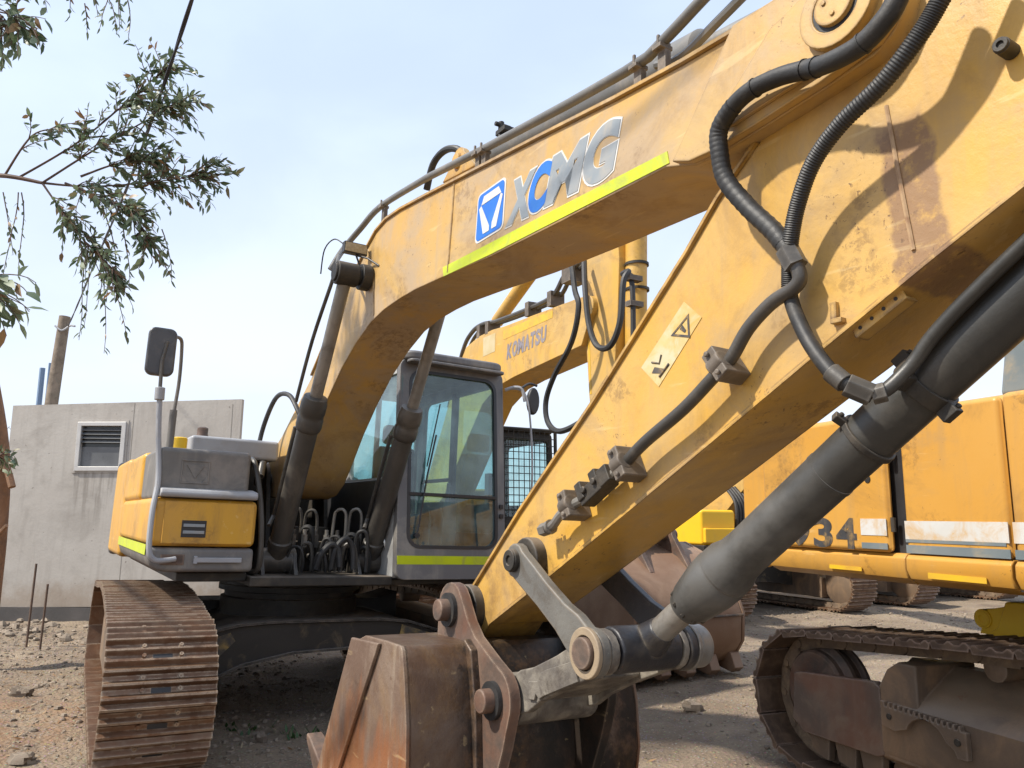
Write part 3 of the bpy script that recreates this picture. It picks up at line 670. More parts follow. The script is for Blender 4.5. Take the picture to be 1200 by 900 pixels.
# stick tip boss
MB().cyl((3.65,-.20,1.12),(3.65,.20,1.12),.115).build('tip_boss', DARK, STICK, bevel=.008)
MB().cyl((4.18,-.205,1.375),(4.18,.205,1.375),.098).build('link_boss', DARK, STICK, bevel=.01)
for (s, z) in ((6.20,2.665),):
    MB().cyl((s,-.20,z),(s,-.15,z),.020,n=14).annulus((s,-.206,z),(0,1,0),.008,.018,.01,14).build('grease_fitting', DARK, STICK, bevel=.002)
# warning sticker
MB().prism([(4.87,2.11),(4.965,2.025),(5.18,2.235),(5.095,2.31)], -.1522, -.1495).build('warning_sticker', mat('sticker_paper', (.52,.47,.31), (.56,.42,.17), 7, (.52,.33,.08), .6, 9, rough=.5), STICK)
wt = MB(); ctr = V((5.045,2.165))
tri = [(5.03,2.20),(5.12,2.262),(5.125,2.175)]; cx = sum(p[0] for p in tri)/3; cz = sum(p[1] for p in tri)/3
ti = [(cx+(x-cx)*.72, cz+(z-cz)*.72) for x, z in tri]
for i in range(3):
    j = (i+1)%3; wt.prism([tri[i],tri[j],ti[j],ti[i]], -.154, -.1518)
wt.prism([(5.075,2.215),(5.088,2.228),(5.106,2.205),(5.10,2.197)], -.154, -.1518)
wt.prism([(4.93,2.08),(4.945,2.10),(5.0,2.085),(4.99,2.07)], -.154, -.1518); wt.tube([(4.93,-.153,2.12),(4.97,-.153,2.11),(4.98,-.153,2.14)],.004,5); wt.tube([(4.97,-.153,2.06),(5.02,-.153,2.10)],.005,5)
wt.build('warning_symbol', INK, STICK)
# under-stick drilled plate and small bracket
dp = MB(); dd = V((1,0,.53)).normalized()
dp.obox((5.815,-.11,2.10),(dd,(0,1,0),dd.cross(V((0,1,0)))),(.085,.028,.006))
dp.obox((5.815,-.138,2.108),(dd,(0,1,0),dd.cross(V((0,1,0)))),(.085,.004,.018))
pl_ = dp.build('drilled_plate', Y_STICK, STICK, bevel=.002)
hb = MB()
for k in (-.06,-.02,.02,.06):
    p = V((5.815,-.1425,2.108))+dd*k; hb.cyl(p, p+V((0,-.0015,0)), .0055, n=10)
hb.build('bolt_hole', BLACK, pl_)
sb = MB().box(5.685,5.705,-.165,-.148,2.11,2.165); sb.box(5.69,5.725,-.172,-.148,2.10,2.115); sb.build('small_bracket', Y_STICK, STICK, bevel=.002)

# --- hoses on the stick
h1 = [(6.10,-.33,2.95),(6.035,-.33,2.835),(5.995,-.33,2.795),(5.925,-.325,2.77),(5.82,-.315,2.78),(5.74,-.30,2.81),(5.65,-.30,2.835),(5.55,-.30,2.845),(5.47,-.295,2.83),(5.40,-.285,2.785),(5.39,-.275,2.71),(5.40,-.26,2.62),(5.47,-.245,2.51),(5.56,-.235,2.40),(5.61,-.228,2.32)]
MB().tube(crom(h1,6), .0275, 14).build('hydraulic_hose', RUBBER, X)
P1 = crom(h1,14); seg_ = P1[112:190]
MB().tube(seg_, [.0285 if i % 3 else .0300 for i in range(len(seg_))], 14).build('hose_sleeve', RUBBER, X)
for i in (62,70,40,96): MB().tube([P1[i], P1[i+1]], .0305, 14).build('hose_band', RUBBER, X)
h2 = [(6.20,-.28,2.92),(6.12,-.29,2.80),(6.06,-.29,2.735),(5.96,-.29,2.66),(5.83,-.285,2.605),(5.73,-.27,2.54),(5.66,-.25,2.45),(5.62,-.235,2.36),(5.59,-.21,2.28),(5.585,-.20,2.19),(5.63,-.205,2.08),(5.69,-.215,1.99),(5.745,-.21,1.925),(5.80,-.16,1.885)]
P2 = crom(h2,8)
MB().tube(P2, .0215, 12).build('hydraulic_hose', RUBBER, X)
P2 = crom(h2,30); seg_ = P2[:262]
MB().tube(seg_, [.0222 if i % 2 else .0242 for i in range(len(seg_))], 12).build('hose_sleeve', RUBBER, X)
# fittings and steel pipe on the stick
ps = [(5.615,-.228,2.31),(5.635,-.222,2.245),(5.61,-.22,2.215),(5.53,-.22,2.19),(5.44,-.22,2.13),(5.37,-.22,2.05),(5.30,-.22,2.005),(5.16,-.22,1.915),(4.97,-.22,1.82),(4.86,-.22,1.75)]
pp = MB().tube(crom(ps,5), .0215, 12); pp.cyl((5.60,-.229,2.335),(5.627,-.225,2.275),.034,n=6)
PS = pp.build('stick_pipe', STEELP, X)
pq = MB().tube(crom([(4.86,-.22,1.75),(4.66,-.22,1.645),(4.56,-.22,1.61),(4.47,-.22,1.57),(4.42,-.22,1.53),(4.36,-.215,1.51)],5), .019, 10)
pq.cyl((4.375,-.217,1.514),(4.33,-.216,1.505),.027,n=6); pq.cyl((4.40,-.217,1.522),(4.385,-.217,1.517),.030,n=12)
pq.build('stick_pipe', ROD, X)
def pipe_clamp(s, z, d, hw=.055):
    c = MB(); d = V(d).normalized(); n = V((-d.z,0,d.x))
    c.obox((s,-.205,z),(d,V((0,1,0)),n),(.028,.055,hw))
    for k in (-1,1):
        p = V((s,-.262,z))+n*(hw-.016)*k; c.cyl(p, p+V((0,-.012,0)), .011, n=6)
    c.tube([V((s,-.235,z))-d*.03, V((s,-.235,z))+d*.03], .034, 12)
    return c.build('pipe_clamp', CLAMP, X, bevel=.007)
pipe_clamp(5.335,2.035,(1,0,.72)); pipe_clamp(4.855,1.75,(1,0,.52),.06); pipe_clamp(4.535,1.605,(1,0,.45),.055)
vb = MB(); d = V((1,0,.56)).normalized(); n = V((-d.z,0,d.x))
vb.obox((4.70,-.215,1.665),(d,V((0,1,0)),n),(.085,.032,.030)); vb.obox((4.70,-.222,1.705),(d,V((0,1,0)),n),(.022,.022,.03)); vb.obox((4.63,-.225,1.655),(d,V((0,1,0)),n),(.02,.03,.036)); vb.obox((4.77,-.222,1.71),(d,V((0,1,0)),n),(.03,.03,.034))
vb.cyl((4.66,-.25,1.66),(4.66,-.262,1.66),.014,n=8); vb.cyl((4.72,-.25,1.69),(4.72,-.262,1.69),.014,n=8)
vb.build('stop_valve', DARK, X, bevel=.005)

# --- bucket cylinder below the stick
C0 = V((4.705,0,1.085)); C1 = V((6.62,0,2.490)); d = (C1-C0).normalized()
bc = MB().lathe(C0, C1, [(.28,.052),(.285,.066),(.31,.072),(.325,.079),(.38,.088),(.43,.095),(.49,.098),(.50,.092),(.51,.092),(.515,.096),(.55,.094),(.59,.081),(.64,.0775),(1.03,.077),(1.031,.079),(1.045,.079),(1.046,.077),(2.2,.077),(2.3,.05)], 40)
BC = bc.build('bucket_cylinder', BARREL, X)
MB().cyl(C0+d*.06, C0+d*.30, .0475, n=28).build('cylinder_rod', ROD, BC)
re = MB().cyl(C0+V((0,-.160,0)), C0+V((0,.130,0)), .084, n=32); re.cyl(C0+d*.05,C0+d*.14,.072,.050)
re.build('rod_eye', EYE, BC, bevel=.012)
gbz = MB()
for k in range(10):
    a = R(36*k); q = V((0,1,0))*math.cos(a)+d.cross(V((0,1,0))).normalized()*math.sin(a); p = C0+d*.318+q*.069; gbz.cyl(p-d*.014, p+d*.004, .009, n=6)
gbz.build('gland_bolts', DARK, BC)
side = d.cross(V((0,1,0))).normalized()
for h, w in ((1.42,.022),(1.20,.010)):
    k = MB(); k.annulus(C0+d*(h-w), d, .0762, .086, 2*w, 36)
    for q in ((V((0,-1,0)), side*-1, side, V((0,.6,0))+side*.8) if w > .015 else (V((0,-1,0))+side*.9, V((0,.5,0))+side*.9)):
        qq = q.normalized(); p = C0+d*h+qq*.096; k.obox(p, (d, qq, d.cross(qq)), (w*1.1,.020,.016)); k.cyl(p+d*(w+.002)+qq*.006, p+d*(w+.012)+qq*.006, .008, n=6)
    k.build('clamp_band', DARK, BC, bevel=.003)
pb = MB().tube(crom([(5.80,-.16,1.885),(5.83,-.135,1.905),(5.88,-.105,1.965),(5.94,-.098,2.035),(6.05,-.096,2.125),(6.3,-.096,2.305),(6.5,-.096,2.45)],5), .019, 12)
pb.build('cylinder_pipe', BARREL, BC)
ff = MB().cyl((5.755,-.205,1.915),(5.80,-.165,1.885),.032,n=6); ff.cyl((5.80,-.165,1.885),(5.83,-.148,1.893),.027,n=6); ff.cyl((5.715,-.214,1.955),(5.752,-.206,1.918),.0275,n=16); ff.build('hose_fitting', STEELP, BC, bevel=.003)

# --- linkage
for sg, m_ in ((-1, LINKG),(1, EYE)):
    t0, t1 = (-.255,-.212) if sg < 0 else (.168,.206)
    lk = MB().prism(link_plate((4.18,1.375),(4.705,1.08),.072,.088,10,.058), t0, t1)
    L_ = lk.build('side_link', m_, X, bevel=.008)
    MB().annulus((4.705, .2065 if sg>0 else -.275, 1.08),(0,1,0),.060,.090,.02,32).build('link_collar', mat('worn_collar', (.30,.23,.15), (.22,.17,.12), 7, rough=.6, bump=.2) if sg<0 else ROD, L_, bevel=.005)
    MB().cyl((4.18,-.255 if sg<0 else .206,1.375),(4.18,-.276 if sg<0 else .226,1.375),.048).annulus((4.18, .222 if sg>0 else -.284,1.375),(0,1,0),.02,.045,.012).build('link_pin', DARK, L_, bevel=.004)
MB().cyl((4.705,-.290,1.08),(4.705,.28,1.08),.056,n=32).build('linkage_pin', RUSTY, X, bevel=.006)
MB().cyl((4.705,.228,1.08),(4.705,.295,1.08),.082,n=28).build('pin_boss', ROD, X, bevel=.012)
bl = MB()
for t0, t1 in ((-.21,-.168),(.135,.166)): bl.prism(link_plate((4.705,1.08),(4.09,.80),.082,.090,10,.064), t0, t1)
bl.prism([(4.50,1.03),(4.54,.95),(4.25,.82),(4.20,.91)], -.168,.135)
bl.cyl((4.09,-.20,.80),(4.09,.20,.80),.105)
bl.build('bucket_link', LINKM, X, bevel=.008)
pt = MB().prism([(4.38,.965),(4.345,.945),(4.33,.915),(4.27,.905),(4.25,.88),(4.27,.835),(4.31,.84),(4.32,.865),(4.345,.85),(4.37,.865),(4.60,.96),(4.57,1.03)], -.222,-.2105)
pt.build('wear_plate', LINKM, X, bevel=.003)

# --- bucket
wrap = [(3.45,.99),(3.70,1.0),(3.862,1.0),(3.882,.985),(3.92,.88),(3.965,.7),(3.985,.5),(3.955,.3),(3.86,.15),(3.70,.06),(3.45,.03),(3.15,.06),(2.90,.14)]
inner = [(x-.03*nxx, z-.03*nzz) for (x,z),(nxx,nzz) in zip(wrap, [(0,1),(0,1),(.5,.8),(.9,.4),(1,.2),(1,.1),(1,0),(.9,-.4),(.6,-.8),(.3,-.95),(0,-1),(-.1,-1),(-.3,-1)])]
BK = MB().prism(wrap+inner[::-1], -.60, .60).build('bucket', BUCKET, X, bevel=.003)
sidep = wrap + [(2.955,.26),(3.33,.95)]
for sg in (-1,1):
    t0, t1 = sorted((sg*.585, sg*.612))
    MB().prism(sidep, t0, t1).build('side_plate', BSIDE, BK, bevel=.003)
    t0, t1 = sorted((sg*.6125, sg*.632))
    MB().prism([(3.315,.965),(3.66,.985),(3.635,.94),(3.18,.24),(3.05,.08),(2.90,.13),(2.945,.27)], t0, t1).build('side_cutter', BSIDE, BK, bevel=.006)
    e = MB(); t0, t1 = sorted((sg*.225, sg*.275))
    e.prism([(3.53,.99),(3.53,1.10)]+arc(3.65,1.12,.125,190,35,8)+[(3.83,1.09),(3.90,1.03),(4.06,.955)]+arc(4.085,.80,.135,75,-25,8)+[(4.17,.62),(4.10,.45),(4.02,.28),(3.95,.25),(3.95,.5),(3.9,.9),(3.8,.99)], t0, t1)
    e.build('hinge_ear', RUSTY if sg<0 else BUCKET, BK, bevel=.01)
    MB().prism([(3.86,1.02),(3.93,.98),(3.99,.75),(4.02,.5),(4.0,.3),(3.96,.25),(3.96,.7),(3.88,.95)], sg*.29-.02, sg*.29+.02).build('ear_gusset', BUCKET, BK, bevel=.008)
for (s, z, r) in ((3.65,1.12,.050),(4.085,.80,.049)):
    p = MB().cyl((s,-.345,z),(s,.345,z),r,n=28)
    p.build('bucket_pin', RUSTY, BK, bevel=.008)
    MB().annulus((s,-.296,z),(0,1,0),r+.001,r+.028,.02).build('pin_seal', RUBBER, BK)
for t in (-.53,-.27,0,.27,.53):
    tt = MB().prism([(3.02,.06),(2.86,.10),(2.57,.315),(2.56,.355),(2.62,.345),(2.90,.23),(3.0,.18)], t-.045, t+.045)
    tt.build('bucket_tooth', RUSTY, BK, bevel=.01)
# platform
dk = MB().box(-2.0,1.21,-.64,.455,1.03,1.10); dk.box(-2.0,1.1,-1.12,-.64,1.06,1.125); dk.box(-2.0,1.16,.455,1.38,1.03,1.075)
dk.build('deck', DARK, X, bevel=.01)
MB().lathe((0,0,.70),(0,0,1.03),[(0,.58),(.16,.58),(.17,.55),(.21,.55),(.22,.60),(.26,.60),(.27,.58),(.33,.58)],48).build('slewing_ring', DARK, X)
# bulkhead behind the hoses, valve block and hoses between the boom cylinders
MB().box(-.75,-.62,-.62,.40,1.10,2.02).build('bulkhead', DARK, X, bevel=.01)
MB().prism([(-.6,1.1),(.60,1.1),(.69,1.3),(.98,1.74),(1.02,1.87),(-.6,1.87)],.425,.452).build('cab_side_shade', BLACK, X, bevel=.006)  # added dark sheet, painting the black shadow on the cab's side wall
vbk = MB().box(-.15,.55,-.22,.24,1.10,1.34); vbk.box(.0,.40,-.12,.16,1.34,1.46)
for k in range(6): vbk.cyl((.555,-.18+.075*k,1.22),(.60,-.18+.075*k,1.22),.026,n=8)
vbk.build('valve_block', DARK, X, bevel=.01)
def loop(s, t, z0, z1, r, m_, dt=.06, ds=.05):
    MB().tube(crom([(s,t-dt,z0),(s+ds*.3,t-dt,z1-.07),(s+ds*.6,t-dt*.6,z1),(s+ds,t+dt*.4,z1),(s+ds,t+dt,z1-.09),(s+ds*.7,t+dt*1.1,z0)],5), r, 8).build('hydraulic_line', m_, X)
for s, t, z0, z1, m_ in ((.62,-.20,1.20,1.60,STEELP),(.62,-.07,1.2,1.585,STEELP),(.75,.13,1.2,1.60,ROD),(.78,.25,1.2,1.605,ROD),(.85,.20,1.15,1.40,RUBBER),(.9,.02,1.12,1.33,STEELP),(.7,-.12,1.2,1.45,RUBBER),(.88,.30,1.12,1.30,RUBBER)):
    loop(s, t, z0, z1, .013 if m_ is not RUBBER else .020, m_, .04, .10)
rh = random.Random(3)
for k in range(10):
    t = rh.uniform(-.27,.34); s0 = rh.uniform(.55,.98)
    loop(s0, t, 1.12, rh.uniform(1.25,1.45), rh.choice((.010,.013,.016)), rh.choice((RUBBER,RUBBER,ROD,STEELP,RUBBER)), rh.uniform(.02,.05), rh.uniform(.04,.2))
for k in range(7):                          # valve caps and fittings among the lines
    t = -.24+.09*k; MB().cyl((.80,t,1.30),(.80,t,1.40),.026,n=6).cyl((.80,t,1.40),(.80,t,1.44),.016,n=8).build('hose_fitting', (STEELP,ROD)[k%2], X)
MB().tube(crom([(1.0,-.10,1.14),(1.02,-.07,1.26),(1.02,.0,1.33),(1.02,.06,1.29),(1.03,.08,1.16)],6),.024,10).build('hydraulic_line', RUBBER, X)
MB().tube(crom([(1.0,.02,1.14),(1.02,.04,1.30),(1.02,.12,1.38),(1.02,.18,1.30),(1.03,.19,1.14)],6),.022,10).build('hydraulic_line', RUBBER, X)
MB().tube(crom([(.98,.50,1.12),(1.0,.47,1.30),(.98,.44,1.42),(.92,.42,1.56)],6),.018,8).build('hydraulic_line', CHROME, X)
MB().tube(crom([(.9,-.62,1.12),(1.12,-.57,1.15),(1.15,-.575,1.4),(1.13,-.60,1.65),(1.1,-.64,1.86),(1.0,-.66,1.95),(.6,-.66,1.95)],6),.021,10).build('guard_rail', STEELP, X)
MB().tube(crom([(.35,-.42,1.9),(.05,-.40,2.05),(.0,-.37,2.28),(.17,-.35,2.49),(.42,-.35,2.56),(.68,-.33,2.52),(.85,-.30,2.38),(.9,-.25,2.25)],6),.020,10).build('hydraulic_hose', RUBBER, X)
MB().cyl((.38,-.44,1.86),(.30,-.41,1.98),.032,n=12).build('hose_fitting', STEELP, X)

# --- storage box at the machine's right front
bx = MB()
bx.prismx([(-1.335,1.30),(-1.335,1.24),(-1.315,1.18),(-1.27,1.145),(-1.20,1.135),(-.635,1.135),(-.635,1.30)], -.9, 1.235)
SB = bx.build('storage_box', G_CAB, X, bevel=.03, seg=3)
MB().box(-.9,1.24,-1.34,-.635,1.306,1.635).build('yellow_body', Y_BODY, SB, bevel=.045, seg=4)
MB().box(1.2405,1.252,-1.26,-.66,1.325,1.615).build('front_door', Y_BODY, SB, bevel=.014, seg=3)
MB().box(.35,1.19,-1.325,-.70,1.62,1.985).build('top_panel', G_PLAST, SB, bevel=.035, seg=3)
MB().box(-.9,.33,-1.34,-.66,1.62,2.0).build('rear_body', Y_BODY, SB, bevel=.05, seg=3)
MB().prism([(1.12,1.64),(1.275,1.64),(1.29,1.665),(1.275,1.695),(1.12,1.715)], -1.30,-.65).build('step_lip', G_LIGHT, SB, bevel=.012, seg=3)
gr = MB()
for z in (1.375,1.42,1.465): gr.box(1.252,1.258,-1.135,-.985,z,z+.013)
gr.box(1.252,1.2545,-1.14,-.98,1.37,1.485)
gr.build('vent_recess', BLACK, SB)
g2 = MB()
for z in (1.394,1.440): g2.box(1.2545,1.262,-1.13,-.99,z,z+.022)
g2.build('vent_slat', GREYT, SB, bevel=.003)
eb = MB()                                   # raised emblem: square frame with an inverted triangle
for a in ((-1.175,-.985,1.895,1.905),(-1.175,-.985,1.74,1.75),(-1.175,-1.165,1.75,1.895),(-.995,-.985,1.75,1.895)): eb.box(1.19,1.197,*a)
eb.prismx([(-1.14,1.87),(-1.02,1.87),(-1.08,1.775)], 1.19, 1.196); eb.prismx([(-1.165,1.75),(-1.13,1.75),(-1.165,1.80)],1.19,1.196); eb.prismx([(-.995,1.75),(-1.03,1.75),(-.995,1.80)],1.19,1.196)
eb.build('raised_emblem', G_PLAST, SB, bevel=.002)
gb2 = MB().box(1.2355,1.262,-1.02,-.72,1.20,1.235); gb2.box(1.236,1.262,-1.04,-1.015,1.19,1.245); gb2.build('grab_bar', G_LIGHT, SB, bevel=.006)
MB().box(1.2355,1.245,-1.25,-1.10,1.185,1.255).build('mount_plate', RUSTY, SB, bevel=.004)
MB().box(-.88,1.16,-1.3425,-1.339,1.245,1.315).build('reflective_strip', TAPE, SB)
# mirror on its post
mp = MB().tube(crom([(1.265,-1.16,1.225),(1.29,-1.24,1.215),(1.30,-1.30,1.225),(1.30,-1.335,1.30),(1.26,-1.335,1.55),(1.20,-1.315,1.76),(1.16,-1.345,2.1),(1.15,-1.36,2.32)],5),.0185,10)
MP = mp.build('mirror_post', G_LIGHT, SB)
MB().cyl((1.15,-1.362,2.31),(1.15,-1.365,2.40),.034,n=14).build('post_clamp', G_LIGHT, MP, bevel=.006)
MB().tube([(1.15,-1.365,2.38),(1.13,-1.372,2.60),(1.12,-1.35,2.74)],.013,8).build('mirror_stem', STEELP, MP)
MB().prismx(rrect(-1.475,-1.285,2.49,2.84,.05), 1.055,1.12).build('mirror_head', mat('grey_mirror_plastic', (.055,.055,.06), (.08,.08,.085), 3, (.2,.18,.16), .35, 5, rough=.4), MP, bevel=.018, seg=3)
MB().tube(crom([(1.05,-1.30,2.80),(.98,-1.245,2.80),(.93,-1.225,2.72),(.90,-1.215,2.5),(.90,-1.225,2.3)],5)+[V((.90,-1.23,1.99))],[.013]*21+[.026],10).build('mirror_bracket', G_PLAST, SB)
MB().cyl((.90,-1.23,2.28),(.90,-1.23,1.97),.026,n=12).build('bracket_sleeve', G_PLAST, SB)
MB().cyl((.72,-1.14,1.97),(.72,-1.14,2.10),.055,n=16).build('filler_cap', Y_FRESH, SB, bevel=.01)
# engine deck and counterweight
MB().box(-2.05,-.92,-1.335,-.40,1.13,2.02).build('pump_compartment', Y_BODY, X, bevel=.05, seg=3)
MB().box(-2.05,.30,-1.0,-.28,2.0,2.17).build('engine_hood', G_LIGHT, X, bevel=.03, seg=3)
MB().box(-2.05,-.70,-.40,1.33,1.12,1.80).build('engine_housing', Y_BODY, X, bevel=.05, seg=3)
MB().lathe((-.55,-.78,2.16),(-.55,-.78,2.4),[(0,.055),(.09,.055),(.10,.048),(.16,.048),(.17,.03)],16).build('exhaust_stub', RUSTY, X)
cw = [(-2.05,-1.33),(-2.05,1.33)]+[(-2.05-.78*math.cos(R(a))**.6 if abs(a)<89.9 else -2.05, 1.33*math.sin(R(a))) for a in range(80,-81,-10)]
MB().prismz(cw,1.10,2.05).build('counterweight', G_CAB, X, bevel=.05, seg=3)

# --- cab
def fs_(z): return 1.275-.085*(z-1.07)-.03*max(0, z-2.3)
cabf = MB(); outer = rrect(.455,1.455,1.075,2.885,.07); innr = rrect(.545,1.375,1.325,2.795,.11)
cabf.ringframe(outer, innr, lambda t, z: (fs_(z), t, z), lambda t, z: (fs_(z)-.07, t, z))
CAB = cabf.build('cab', G_CAB, X, bevel=.008)
gk = MB().ringframe(rrect(.538,1.382,1.318,2.802,.115), rrect(.565,1.355,1.345,2.775,.095), lambda t, z: (fs_(z)+.004, t, z), lambda t, z: (fs_(z)-.035, t, z))
gk.build('window_gasket', BLACK, CAB)
sr = MB().ringframe(rrect(-.62,1.215,1.08,2.87,.05), rrect(.02,1.13,1.89,2.76,.09), lambda s, z: (min(s,fs_(z)-.072),.455,z), lambda s, z: (min(s,fs_(z)-.072),.50,z))
sr.build('cab_side', G_SIDE, CAB, bevel=.006)
sl = MB().ringframe(rrect(-.62,1.215,1.08,2.87,.05), rrect(-.45,1.12,1.45,2.76,.09), lambda s, z: (min(s,fs_(z)-.072),1.455,z), lambda s, z: (min(s,fs_(z)-.072),1.41,z))
sl.build('cab_door', G_CAB, CAB, bevel=.006)
rb = MB().ringframe(rrect(.455,1.455,1.08,2.87,.05), rrect(.53,1.38,1.74,2.79,.09), lambda t, z: (-.62,t,z), lambda t, z: (-.575,t,z))
rb.build('cab_rear', G_CAB, CAB, bevel=.006)
MB().box(.20,.285,1.405,1.45,1.40,2.80).box(-.44,.20,1.41,1.445,1.93,1.965).build('door_pillar', BLACK, CAB, bevel=.006)
MB().box(-.60,-.575,.92,.97,1.75,2.80).build('rear_pillar', BLACK, CAB)
def pane(nm, pts): MB().add(pts,[tuple(range(len(pts)))]).build(nm, GLASS, CAB, sharp=180)
pane('windscreen', [(fs_(z)-.018,t,z) for t,z in rrect(.555,1.365,1.335,2.785,.10)])
pane('side_window', [(s,.475,z) for s,z in rrect(.0,1.14,1.87,2.78,.09)])
pane('door_window', [(s,1.435,z) for s,z in rrect(-.47,1.13,1.43,2.78,.09)])
pane('rear_window', [(-.60,t,z) for t,z in rrect(.51,1.40,1.72,2.81,.09)])
MB().box(fs_(1.75)-.025,fs_(1.75)+.006,.55,1.37,1.738,1.766).build('window_bar', BLACK, CAB, bevel=.004)
rf = MB().prismz(rrect(-.66,1.185,.47,1.44,.12), 2.872,2.955).build('cab_roof', G_CAB, CAB, bevel=.03, seg=3)
MB().prismz(rrect(-.1,.95,.60,1.32,.10), 2.956,2.985).build('roof_hatch', G_CAB, rf, bevel=.012)
MB().prismz(rrect(1.10,1.225,.50,1.42,.05), 2.845,2.872).build('roof_visor', G_CAB, rf, bevel=.01)
MB().prismx([(.462,1.195),(1.45,1.195),(1.45,1.262),(.462,1.262)], fs_(1.23)-.004, fs_(1.23)+.004).build('reflective_strip', TAPE, CAB)
MB().box(-.6,1.19,.46,1.45,1.08,1.16).build('cab_floor', BLACK, CAB)
st = MB().box(-.05,.42,.74,1.18,1.48,1.60); st.box(-.18,-.05,.76,1.16,1.55,2.25); st.box(-.20,-.08,.84,1.08,2.28,2.47); st.box(0,.35,.85,1.1,1.16,1.48)
st.build('seat', SEAT, CAB, bevel=.04, seg=3)
cn = MB().box(-.1,.55,.52,.68,1.16,1.72); cn.box(-.1,.5,1.22,1.36,1.16,1.72); cn.box(.90,1.10,.50,.62,1.16,1.80); cn.tube([(.45,.62,1.7),(.48,.62,1.9)],.018,8); cn.tube([(.42,1.29,1.7),(.45,1.29,1.9)],.018,8)
for t in (.90,1.02): cn.tube([(.85,t,1.16),(.9,t,1.55),(.84,t,1.66)],.012,8)
cn.build('control_console', INTER, CAB, bevel=.02)
wp = MB().tube([(fs_(1.42)+.02,.62,1.42),(fs_(1.9)+.022,.70,1.9),(fs_(2.25)+.018,.78,2.25)],.008,6).tube([(fs_(2.0)+.016,.70,1.98),(fs_(2.55)+.012,.82,2.52)],.006,6).cyl((fs_(1.42)-.01,.62,1.42),(fs_(1.42)+.03,.62,1.42),.022,n=10)
wp.build('wiper', BLACK, CAB)
for z in (1.60,1.68): MB().box(fs_(z)-.001,fs_(z)+.02,1.395,1.43,z-.018,z+.018).build('hinge', BLACK, CAB, bevel=.004)
ml = MB().tube(crom([(1.15,1.46,2.72),(1.2,1.52,2.745),(1.24,1.58,2.73),(1.25,1.61,2.62)],5),.015,8)
ML = ml.build('mirror_arm', G_LIGHT, CAB)
MB().tube(crom([(1.15,1.46,2.73),(1.25,1.60,2.70),(1.28,1.66,2.4),(1.28,1.69,1.9),(1.25,1.66,1.5)],5),.009,8).build('mirror_stay', G_LIGHT, ML)
MB().tube(crom([(1.24,1.58,2.74),(1.24,1.66,2.79),(1.24,1.74,2.78)],5),.012,8).build('mirror_stem', BLACK, ML)
MB().prismx([(.0+1.72+x*.062, 2.64+z*.125) for x, z in [(math.cos(R(a)), math.sin(R(a))) for a in range(0,360,20)]], 1.18,1.24).build('mirror_head', BLACK, ML, bevel=.02)

# --- undercarriage, slewed a little against the upper body
before = set(bpy.data.objects)
cbp = [(-1.02,.74),(-.88,.68),(-.66,.725),(-.42,.74),(.42,.74),(.68,.715),(1.02,.615),(1.06,.44),(.80,.50),(.3,.53),(-.25,.51),(-.62,.44),(-1.02,.27)]
cb = MB().prismx(cbp, -.78, .88)
cb.prismx([(-1.02,.90),(-.8,.80),(-.45,.80),(.45,.80),(.8,.80),(1.02,.86),(1.02,.62),(-1.02,.62)], -.74,-.3)
CBO = cb.build('carbody', CARB, X, bevel=.014)
lowp = cbp[7:]
for nm, pl in (('lower_flange', lowp), ('upper_flange', cbp[1:7])):
    q = MB()
    for p0, p1 in zip(pl, pl[1:]):
        q.add([(.80,p0[0],p0[1]),(.915,p0[0],p0[1]),(.915,p1[0],p1[1]),(.80,p1[0],p1[1]),(.80,p0[0],p0[1]+.018),(.915,p0[0],p0[1]+.018),(.915,p1[0],p1[1]+.018),(.80,p1[0],p1[1]+.018)],
              [(0,3,2,1),(4,5,6,7),(0,1,5,4),(1,2,6,5),(2,3,7,6),(3,0,4,7)])
    q.build(nm, CARB, CBO)
MB().prismx([(.62,.70),(.98,.595),(.99,.55),(.80,.53),(.60,.60)],.881,.886).build('worn_patch', WORNY, CBO)
MB().prismx([(-.98,.60),(-.72,.68),(-.68,.62),(-.80,.50),(-.95,.46)],.881,.886).build('worn_patch', WORNY, CBO)
for t in (-1.275, 1.275):
    path = track_path(1.66,-1.66,.44,.40,[(1.2,.895),(.7,.935),(.2,.948),(-.3,.935),(-.8,.89),(-1.25,.86)])
    tr, pts, pitch = add_track(X, t, .605, path, 48, SHOE)
    sg = -1 if t < 0 else 1
    fr = MB().prism([(-1.35,.22),(1.30,.22),(1.36,.30),(1.36,.55),(1.1,.70),(-1.2,.70),(-1.4,.55),(-1.4,.3)], t-.20, t+.20)
    fr.build('track_frame', FRAME_, X, bevel=.01)
    idl = MB().lathe((1.66,t-.09,.45),(1.66,t+.09,.45),[(0,.30),(.02,.33),(.04,.33),(.05,.36),(.13,.36),(.14,.33),(.16,.33),(.18,.30)],32); idl.cyl((1.66,t-.16,.45),(1.66,t+.16,.45),.09)
    idl.build('idler_wheel', FRAME_, X)
    MB().lathe((-1.66,t-.12,.45),(-1.66,t+.2,.45),[(0,.2),(.02,.33),(.22,.33),(.24,.22),(.32,.2)],28).build('drive_sprocket', FRAME_, X)
    for s in (-1.15,-.7,-.25,.2,.65,1.1): MB().lathe((s,t-.15,.17),(s,t+.15,.17),[(0,.05),(.01,.10),(.06,.10),(.07,.085),(.23,.085),(.24,.10),(.29,.10),(.30,.05)],16).build('track_roller', FRAME_, X)
    for s in (-.6,.6): MB().lathe((s,t-.10,.80),(s,t+.10,.80),[(0,.04),(.01,.07),(.19,.07),(.20,.04)],14).build('carrier_roller', FRAME_, X)

